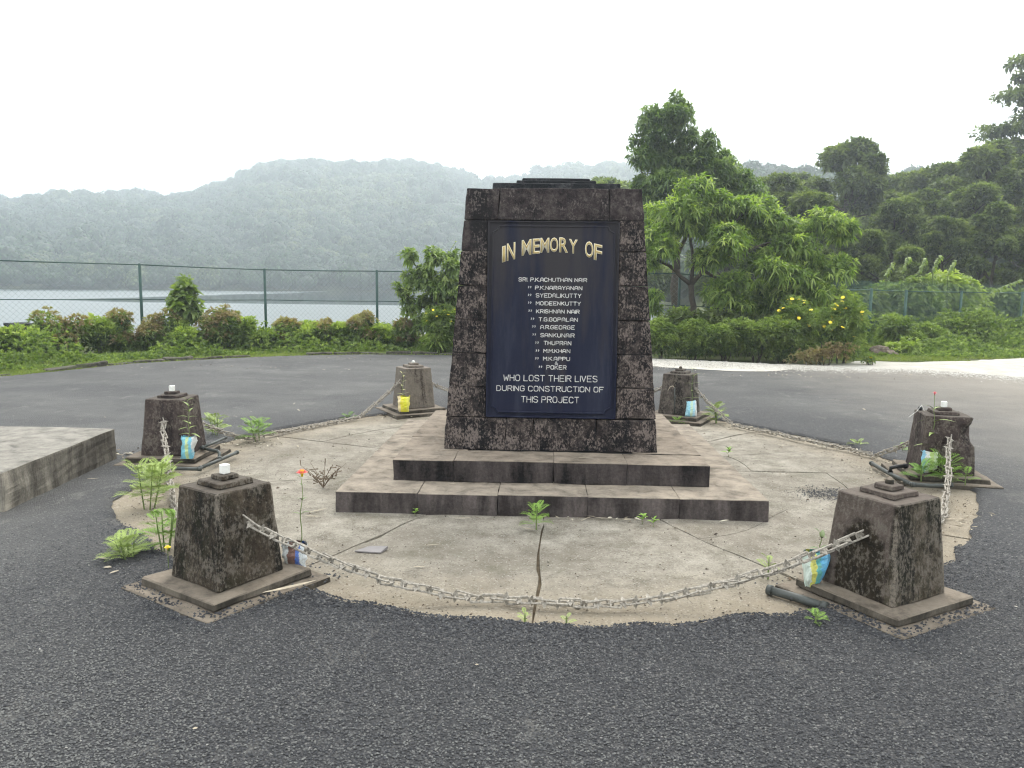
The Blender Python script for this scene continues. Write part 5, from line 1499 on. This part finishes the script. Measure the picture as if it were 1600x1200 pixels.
seedling(e, (.03, 0, .15), (.0, -.02, .50), 8, .15, .035, M['pleaf'], .8, .0035)
MB().tube([(0, -.02, .5), (-.005, -.02, .62)], .002, 5).build('flower_stalk', M['twig'], e)
flower(e, (-.005, -.02, .63), .018, M['pink'])
e = potted(1268, 916, .06, 'blue, yellow and green plastic bag leaning by the front right chain post', .135, .165, bag_mat('blue_yellow_bag_print', [(.60, .68, .60), (.62, .60, .14), (.14, .44, .40), (.14, .44, .66), (.16, .46, .70), (.14, .42, .64)]), .55, (.03, .02), .2, seed=5)
seedling(e, (.04, 0, .14), (.03, 0, .27), 5, .06, .03, M['pleaf_d'], .4, .0035, .3)
e = potted(462, 886, .05, 'brown, white and blue bag with a tall red flower by the front left post', .12, .13, bag_mat('brown_blue_bag_print', [(.60, .62, .60), (.55, .57, .55), (.17, .09, .07), (.19, .10, .08), (.07, .14, .42), (.55, .58, .58)]), .1, (0, 0), -.1, seed=6)
seedling(e, (.03, 0, .12), (.045, 0, .47), 7, .05, .02, M['pleaf_d'], .5, .003, .45)
flower(e, (.046, 0, .50), .028, M['red'])

# ================================================================== FEATHERY WEEDS
def feather_mesh(L, n=8, W=.42):
    """divided marigold-like leaf: narrow toothed lobes either side of a midrib"""
    V = []; Fc = []
    def blade(p, d, l, w):
        d = Vector(d).normalized(); s_ = d.cross(Vector((0, 0, 1))).normalized(); p = Vector(p)
        n0 = len(V)
        for q in (p, p+d*l*.45-s_*w, p+d*l-Vector((0, 0, l*.15)), p+d*l*.45+s_*w): V.append(tuple(q))
        Fc.append((n0, n0+1, n0+2, n0+3))
    for k in range(n):
        t_ = (k+.6)/n; x = L*(.12+.80*t_); z = -.30*L*t_*t_+.1*L*t_
        ll = L*W*(math.sin(math.pi*min(.97, t_*.8+.15))*.9+.12)
        for sg in (-1, 1):
            a_ = 1.0-.35*t_
            d = (math.cos(a_), sg*math.sin(a_), .06)
            blade((x, 0, z), d, ll, L*.022)
            for u_ in (.35, .62):
                p = (x+d[0]*ll*u_, d[1]*ll*u_, z+d[2]*ll*u_)
                blade(p, (math.cos(a_-.7), sg*math.sin(a_-.7), .03), ll*.36, L*.014)
                blade(p, (math.cos(a_+.7), sg*math.sin(a_+.7), .03), ll*.28, L*.014)
    blade((L*.9, 0, -.2*L), (1, 0, -.3), L*.2, L*.02)
    blade((0, 0, 0), (1, 0, .02), L*.6, L*.008); blade((L*.4, 0, -.0), (1, 0, -.35), L*.6, L*.008)
    return V, Fc
FV, FF = feather_mesh(1.0)
def feathery(px, py, h, rad, nfr, label, mat, zb=.0, name='feathery_weed', L=None, stems=1, sep=False):
    p = G(px, py, zb)
    e = empty(name, (p.x, p.y, zb), random.uniform(0, 6), label, 'weed', 'small weeds growing round the island')
    b = MB()
    L = L or rad
    meshes = {}
    for s_ in range(stems):
        bx, by = (0, 0) if stems == 1 else (random.uniform(-rad*.5, rad*.5), random.uniform(-rad*.5, rad*.5))
        b.tube([(bx*.4, by*.4, 0), (bx*.8, by*.8, h*.5), (bx, by, h*.85)], [.005, .004, .002], 5)
        V = []; Fc = []
        for k in range(nfr):
            t_ = .2+.75*k/nfr; a_ = k*2.4+random.uniform(-.3, .3); el = .15+.9*t_*random.uniform(.6, 1.1)
            sc = L*(1.05-.5*t_)*random.uniform(.8, 1.15)
            mt = Matrix.Translation((bx*(.4+.6*t_), by*(.4+.6*t_), h*.85*t_)) @ Matrix.Rotation(a_, 4, 'Z') @ Matrix.Rotation(-el, 4, 'Y') @ Matrix.Scale(sc, 4)
            n0 = len(V); V += [tuple(mt @ Vector(q)) for q in FV]; Fc += [tuple(n0+i_ for i_ in f_) for f_ in FF]
            if sep:
                o = pyd('leaf', V, Fc, mat, e); V = []; Fc = []
        if V:
            o = pyd('leaves', V, Fc, mat, e)
    b.build('stem', M['twig'], e)
    return e
M['fw'] = simple('feathery_leaf', (.20, .33, .055), .55, .25, 14)
M['fw_y'] = simple('yellow_green_feathery_leaf', (.33, .42, .12), .55, .2, 14)
M['fw_d'] = simple('deep_feathery_leaf', (.15, .27, .05), .55, .25, 14)
feathery(838, 828, .17, .13, 15, 'bright feathery weed in front of the middle of the lowest step', M['fw'], sep=True)
feathery(230, 795, .36, .26, 16, 'tallest pale feathery weed left of the front left post', M['fw_y'], stems=4, L=.17)
feathery(205, 880, .16, .16, 9, 'low feathery weed at the outer left corner of the front left plinth', M['fw_y'], stems=5, L=.13)
feathery(258, 862, .26, .16, 9, 'green weed with a small yellow flower against the front left post', M['fw'], stems=4, L=.14)
feathery(252, 760, .18, .18, 9, 'pale feathery weed under the left side chain', M['fw_y'], stems=4, L=.14)
feathery(405, 690, .22, .18, 11, 'round bright feathery weed on the rim behind the front left post', M['fw'], stems=2, L=.19)
feathery(338, 684, .26, .2, 10, 'hazy pale weed behind the left chain post', M['fw_y'], stems=3, L=.16)
feathery(1121, 662, .24, .2, 12, 'bushy feathery weed right of the far dark chain post', M['fw_y'], stems=3, L=.17)
feathery(1058, 663, .07, .1, 9, 'tiny bright weed in front of the far dark chain post', M['fw'], L=.11)
feathery(1478, 752, .20, .16, 9, 'large feathery weed in front of the chipped post', M['fw'], .04, stems=2, L=.20, sep=True)
feathery(1440, 752, .14, .14, 8, 'feathery weed hiding the bag at the chipped post', M['fw_d'], .04, stems=2, L=.17, sep=True)
feathery(1508, 758, .13, .1, 6, 'small feathery weed right of the rising chain', M['fw'], .04, L=.12)
feathery(1410, 708, .07, .1, 6, 'small bright weed behind the chipped post at the chain end', M['fw'], L=.11)
feathery(1274, 975, .06, .05, 9, 'small bright weed sprouting at the pipe end by the front right post', M['fw'], .02, L=.07)
feathery(1200, 905, .14, .08, 6, 'faint pale weed left of the front right plinth', M['fw_y'], L=.09)
feathery(885, 980, .06, .05, 5, 'thin pale sprig at the front rim of the island', M['fw_y'], L=.05)
feathery(820, 972, .05, .06, 6, 'thin pale sprig at the front rim, left of the other sprig', M['fw_y'], L=.05)
feathery(1340, 698, .05, .14, 7, 'flat pale weed behind the right-hand chain', M['fw_y'], L=.12)
feathery(545, 655, .05, .16, 7, 'flat weed by the rim near the pale rear post', M['fw_d'], L=.12)
def rosette(px, py, label, s=1.0, z=0):
    p = G(px, py, z)
    e = empty('broadleaf_weed', (p.x, p.y, z), 0, label, 'weed', 'small weeds growing round the island')
    seedling(e, (0, 0, 0), (.01, 0, .055*s), 8, .05*s, .03*s, M['fw'], .3, .002, .5)
rosette(1003, 819, 'small round-leaved weed at the foot of the lowest step', 1.0)
rosette(1020, 823, 'tiny pale weed beside the round-leaved one', .9)
rosette(1055, 757, 'little weed growing from the step joint on the right', 1.0, .137)
rosette(648, 806, 'tiny weed at the left joint of the lowest step', .7)
rosette(1137, 714, 'weed in the pavement crack right of the memorial steps', 1.3)
# dry twiggy weed left of the steps
p = G(505, 762)
e = empty('dry_weed', (p.x, p.y, 0), 0, 'brown dried-up twiggy weed left of the memorial steps', 'weed')
b = MB()
for k in range(13):
    a_ = random.uniform(0, 6.28); l_ = random.uniform(.10, .24)
    q = Vector((math.cos(a_)*l_*.7, math.sin(a_)*l_*.5, l_*.75)); b.tube([(0, 0, 0), q*.5+Vector((0, 0, .02)), q], [.0028, .002, .001], 4)
    for j_ in range(5):
        t_ = random.uniform(.4, 1); r_ = q*t_; b.tube([r_, r_+Vector((random.uniform(-.04, .04), random.uniform(-.03, .03), random.uniform(-.01, .04)))], [.002, .004], 4)
b.build('twigs', M['drytwig'], e)
# yellow flower beside the front left post
p = G(262, 858, .13)
e = empty('yellow_daisy', (p.x, p.y, 0), 0, 'single small yellow daisy beside the front left post', 'flower')
MB().tube([(0, 0, 0), (0, 0, .14)], .002, 5).build('stem', M['twig'], e); flower(e, (0, 0, .14), .017, M['yellow'])

# ================================================================== PIPES AND WIRES
def pipe(label, pts, r_, mat=None, name='pipe'):
    e = empty(name, (pts[0][0], pts[0][1], 0), 0, label, 'pipe')
    o = Vector((pts[0][0], pts[0][1], 0))
    P = [Vector(p)-o for p in pts]
    MB().tube(P, r_, 10).build('tube', mat or M['pipe'], e, smooth=True)
    for q in (P[0], P[-1]):
        d = (P[1]-P[0]).normalized() if q is P[0] else (P[-1]-P[-2]).normalized()
        MB().tube([q-d*.012, q+d*.012], r_*1.25, 10).build('collar', mat or M['pipe'], e, smooth=True)
    return e
def g3(px, py, z): p = G(px, py, z); return (p.x, p.y, z)
pipe('dark grey pipe lying along the inner edge of the front right plinth', [g3(1203, 922, .025), g3(1245, 934, .025), g3(1288, 948, .025)], .021)
pipe('dark pipe along the front edge of the left post plinth', [g3(238, 731, .05), g3(312, 733, .05)], .014)
pipe('grey pipe along the right edge of the left post plinth', [g3(313, 731, .05), g3(340, 720, .05), g3(370, 707, .05)], .014)
pipe('bent dark pipe with an elbow resting on the left post plinth', [g3(315, 700, .10), g3(330, 703, .10), g3(340, 705, .10), g3(343, 708, .09), g3(343, 716, .06)], .014)
pipe('pale pipe stub pointing away from the left post', [g3(316, 699, .11), g3(334, 692, .11), g3(352, 684, .11)], .012)
pipe('long dark pipe along the left edge of the chipped post plinth', [g3(1362, 724, .04), g3(1390, 740, .04), g3(1425, 757, .04)], .016)
pipe('dark pipe along the front of the chipped post plinth', [g3(1427, 757, .05), g3(1455, 759, .05), g3(1485, 758, .05)], .016)
pipe('short black pipe elbow lying at the chipped post', [g3(1391, 738, .05), g3(1392, 731, .09), g3(1400, 729, .10), g3(1415, 728, .10)], .016, M['black'])
p0 = G(1424, 726, .08); p1 = GY(1438, 638, p0.y+.02)
pipe('black upright pipe leaning against the chipped post', [tuple(p0), tuple((p0+p1)/2), tuple(p1)], .014, M['black'])
e = empty('wire_loops', (p1.x, p1.y, 0), 0, 'thin white wire curling from the top of the leaning black pipe', 'wire')
z_ = p1.z
MB().tube([(0, -.02, z_+.03), (.02, -.03, z_-.02), (.05, -.04, z_-.06), (.09, -.04, z_-.07), (.10, -.04, z_-.10), (.06, -.04, z_-.12), (.02, -.04, z_-.10), (.03, -.04, z_-.07), (.06, -.04, z_-.075)], .0016, 5).build('wire', M['white'], e)
MB().tube([(0, -.02, z_+.03), (-.04, -.03, z_-.02), (-.10, -.03, z_-.07)], .0016, 5).build('wire', M['white'], e)
p0 = G(1054, 648, .08)
e = empty('standpipe', (p0.x, p0.y, .08), 0, 'thin upright grey pipe with a curved dry leaf against the far dark post', 'pipe')
MB().tube([(0, 0, 0), (-.005, 0, .15), (-.01, 0, .31)], .007, 8).build('tube', M['pipe'], e, smooth=True)
MB().tube([(-.001, 0, .19), (-.001, 0, .215)], .011, 8).build('collar', M['pipe'], e)
MB().tube([(-.01, 0, .30), (-.03, 0, .325), (-.06, 0, .315), (-.085, 0, .27)], [.004, .006, .005, .002], 5).build('dry_leaf', M['dry'], e)

# ================================================================== LITTER: DRY LEAVES, SLATE
def dry_leaf(px, py, L, W, rz, label, z=.032, curl=.5, mat=None, group='dry leaves lying about'):
    p = G(px, py, z)
    n = 7; V = []; Fc = []
    for k in range(n+1):
        t_ = k/n; w_ = W/2*max(.08, math.sin(math.pi*min(.98, t_+.02))**.7)
        z_ = curl*L*.35*(t_-.5)**2+.004; yy = math.sin(t_*3)*L*.12*curl
        V += [(L*(t_-.5), yy-w_, z_+w_*.5*curl), (L*(t_-.5), yy, z_), (L*(t_-.5), yy+w_, z_+w_*.7*curl)]
    for k in range(n):
        a0 = k*3; Fc += [(a0, a0+3, a0+4, a0+1), (a0+1, a0+4, a0+5, a0+2)]
    o = pyd('dry_leaf', V, Fc, mat or M['dry'], None, True, loc=(p.x, p.y, z), rot=(0, 0, rz))
    return tag(o, label, 'leaf', group)
for a_ in ((160, 874, .09, .014, -.3, 'curled pale leaf on the asphalt, upper of the three left of the front left post'), (168, 888, .04, .025, .1, 'short broad pale leaf on the asphalt, left of the front left plinth'), (179, 895, .05, .016, 1.1, 'upright-curled pale leaf lowest of the three left of the plinth'),
           (453, 921, .26, .024, .7, 'long twisted cream leaf draped over the front left plinth', .07), (145, 749, .08, .010, .3, 'pale straw by the corner of the raised platform'), (305, 1140, .016, .011, .4, 'pale chip on the near asphalt left of centre'),
           (497, 799, .13, .012, .8, 'long dry leaf left of the lowest step', .006), (488, 808, .10, .012, 0, 'flat dry leaf below the long one left of the steps', .006), (722, 811, .11, .010, .15, 'thin dry leaf in front of the lowest step', .006),
           (826, 828, .09, .016, -.5, 'dry leaf at the root of the bright feathery weed', .006), (675, 853, .10, .009, .3, 'thin straw on the pale pavement left of the centre joint', .006), (655, 887, .06, .012, .1, 'dark curled leaf near the middle of the front chain', .006),
           (943, 811, .12, .010, -.1, 'dry stalk at the foot of the lowest step right of centre', .006), (912, 716, .08, .012, .1, 'pale leaf on the upper step right of centre', .29), (990, 761, .06, .012, .2, 'pale leaf on the lower step under the upper step', .137),
           (708, 757, .05, .012, 0, 'small pale leaf on the lower step left of centre', .137), (1535, 820, .08, .03, 1.2, 'pale curled leaf on the right rim of the island', .01), (1490, 812, .14, .01, 0, 'thin dry stalks on the right rim of the island', .01),
           (1145, 671, .16, .012, -.2, 'pale dry strip on the rim beyond the right steps', .006), (415, 712, .06, .012, .4, 'pale straw on the pavement beside the left pipe', .006), (1180, 765, .05, .012, .5, 'pale straw right of the lowest step', .006),
           (1168, 551, .10, .03, 0, 'pale leaf on the lawn far right', .03), (745, 1040, .014, .009, 0, 'whitish chip in the near asphalt right of centre', .036)):
    dry_leaf(*a_)
p = G(581, 861)
o = MB().hexa([(-.09, -.035, .004), (.06, -.05, .004), (.085, .03, .004), (-.02, .04, .004), (-.09, -.035, .011), (.06, -.05, .012), (.085, .03, .022), (-.02, .04, .017)]).build('slate_shard', simple('grey_shard', (.20, .185, .18), .7, .15), bevel=.001, loc=(p.x, p.y, 0))
tag(o, 'flat grey shard lying on the pavement left of the centre joint', 'shard')
# leaf litter heaps (uncountable) by the left and rear plinths
def litter(name, spots, label):
    Ps = []
    for px_, py_, n_, sx, sy, z in spots:
        p = G(px_, py_, z)
        q = rng.normal(0, 1, (n_, 2))*np.array([sx, sy])
        Ps.append(np.column_stack([p.x+q[:, 0], p.y+q[:, 1], np.full(n_, z)+rng.uniform(.002, .015, n_)]))
    P = np.concatenate(Ps); D = unit(len(P))*np.array([1, 1, .2])
    V, T = leaf_arrays(P, D, np.tile([0, 0, 1.], (len(P), 1))+unit(len(P))*.5, rng.uniform(.02, .07, len(P)), rng.uniform(.006, .018, len(P)), .1, True)
    o = link(name, np_mesh(name, V, T, np.repeat(rng.uniform(size=len(P)), 4)), attr_mat('litter_leaf', [(0, (.10, .08, .055)), (.5, (.30, .26, .19)), (1, (.50, .46, .36))], .85))
    tag(o, label, kind='stuff')
litter('leaf_litter', [(200, 712, 50, .12, .06, .03), (365, 688, 60, .16, .07, .006), (400, 695, 40, .2, .05, .006), (590, 650, 40, .18, .08, .01), (1150, 668, 40, .2, .08, .006), (1380, 735, 40, .15, .1, .01),
                       (1330, 700, 60, .35, .05, .01), (1500, 815, 40, .15, .12, .008), (1250, 588, 60, .9, .2, .035), (1440, 590, 40, .9, .3, .03), (250, 700, 15, .4, .3, .03), (400, 640, 14, 1.2, .5, .03),
                       (300, 572, 60, 1.6, .25, .03), (500, 560, 60, 1.5, .12, .03), (1040, 600, 10, 1, .4, .03), (1250, 640, 16, 1.2, .8, .03), (940, 812, 25, .3, .02, .004), (1400, 720, 20, .3, .1, .01)], 'dry leaf litter blown along the rims, kerb and plinths')

# ================================================================== AIR
hz = MB().box(-1150, 1150, -900, 1350, -9, 112)
mh = bpy.data.materials.new('thin_morning_haze'); mh.use_nodes = True
t = mh.node_tree; t.nodes.clear()
pv = N(t, 'ShaderNodeVolumePrincipled'); pv.inputs['Density'].default_value = .0017
pv.inputs['Color'].default_value = (.86, .94, 1, 1); pv.inputs['Anisotropy'].default_value = .6
oo = N(t, 'ShaderNodeOutputMaterial'); t.links.new(pv.outputs[0], oo.inputs['Volume'])
tag(hz.build('haze', mh), 'thin pale haze in the air over the lake and hills', kind='stuff')
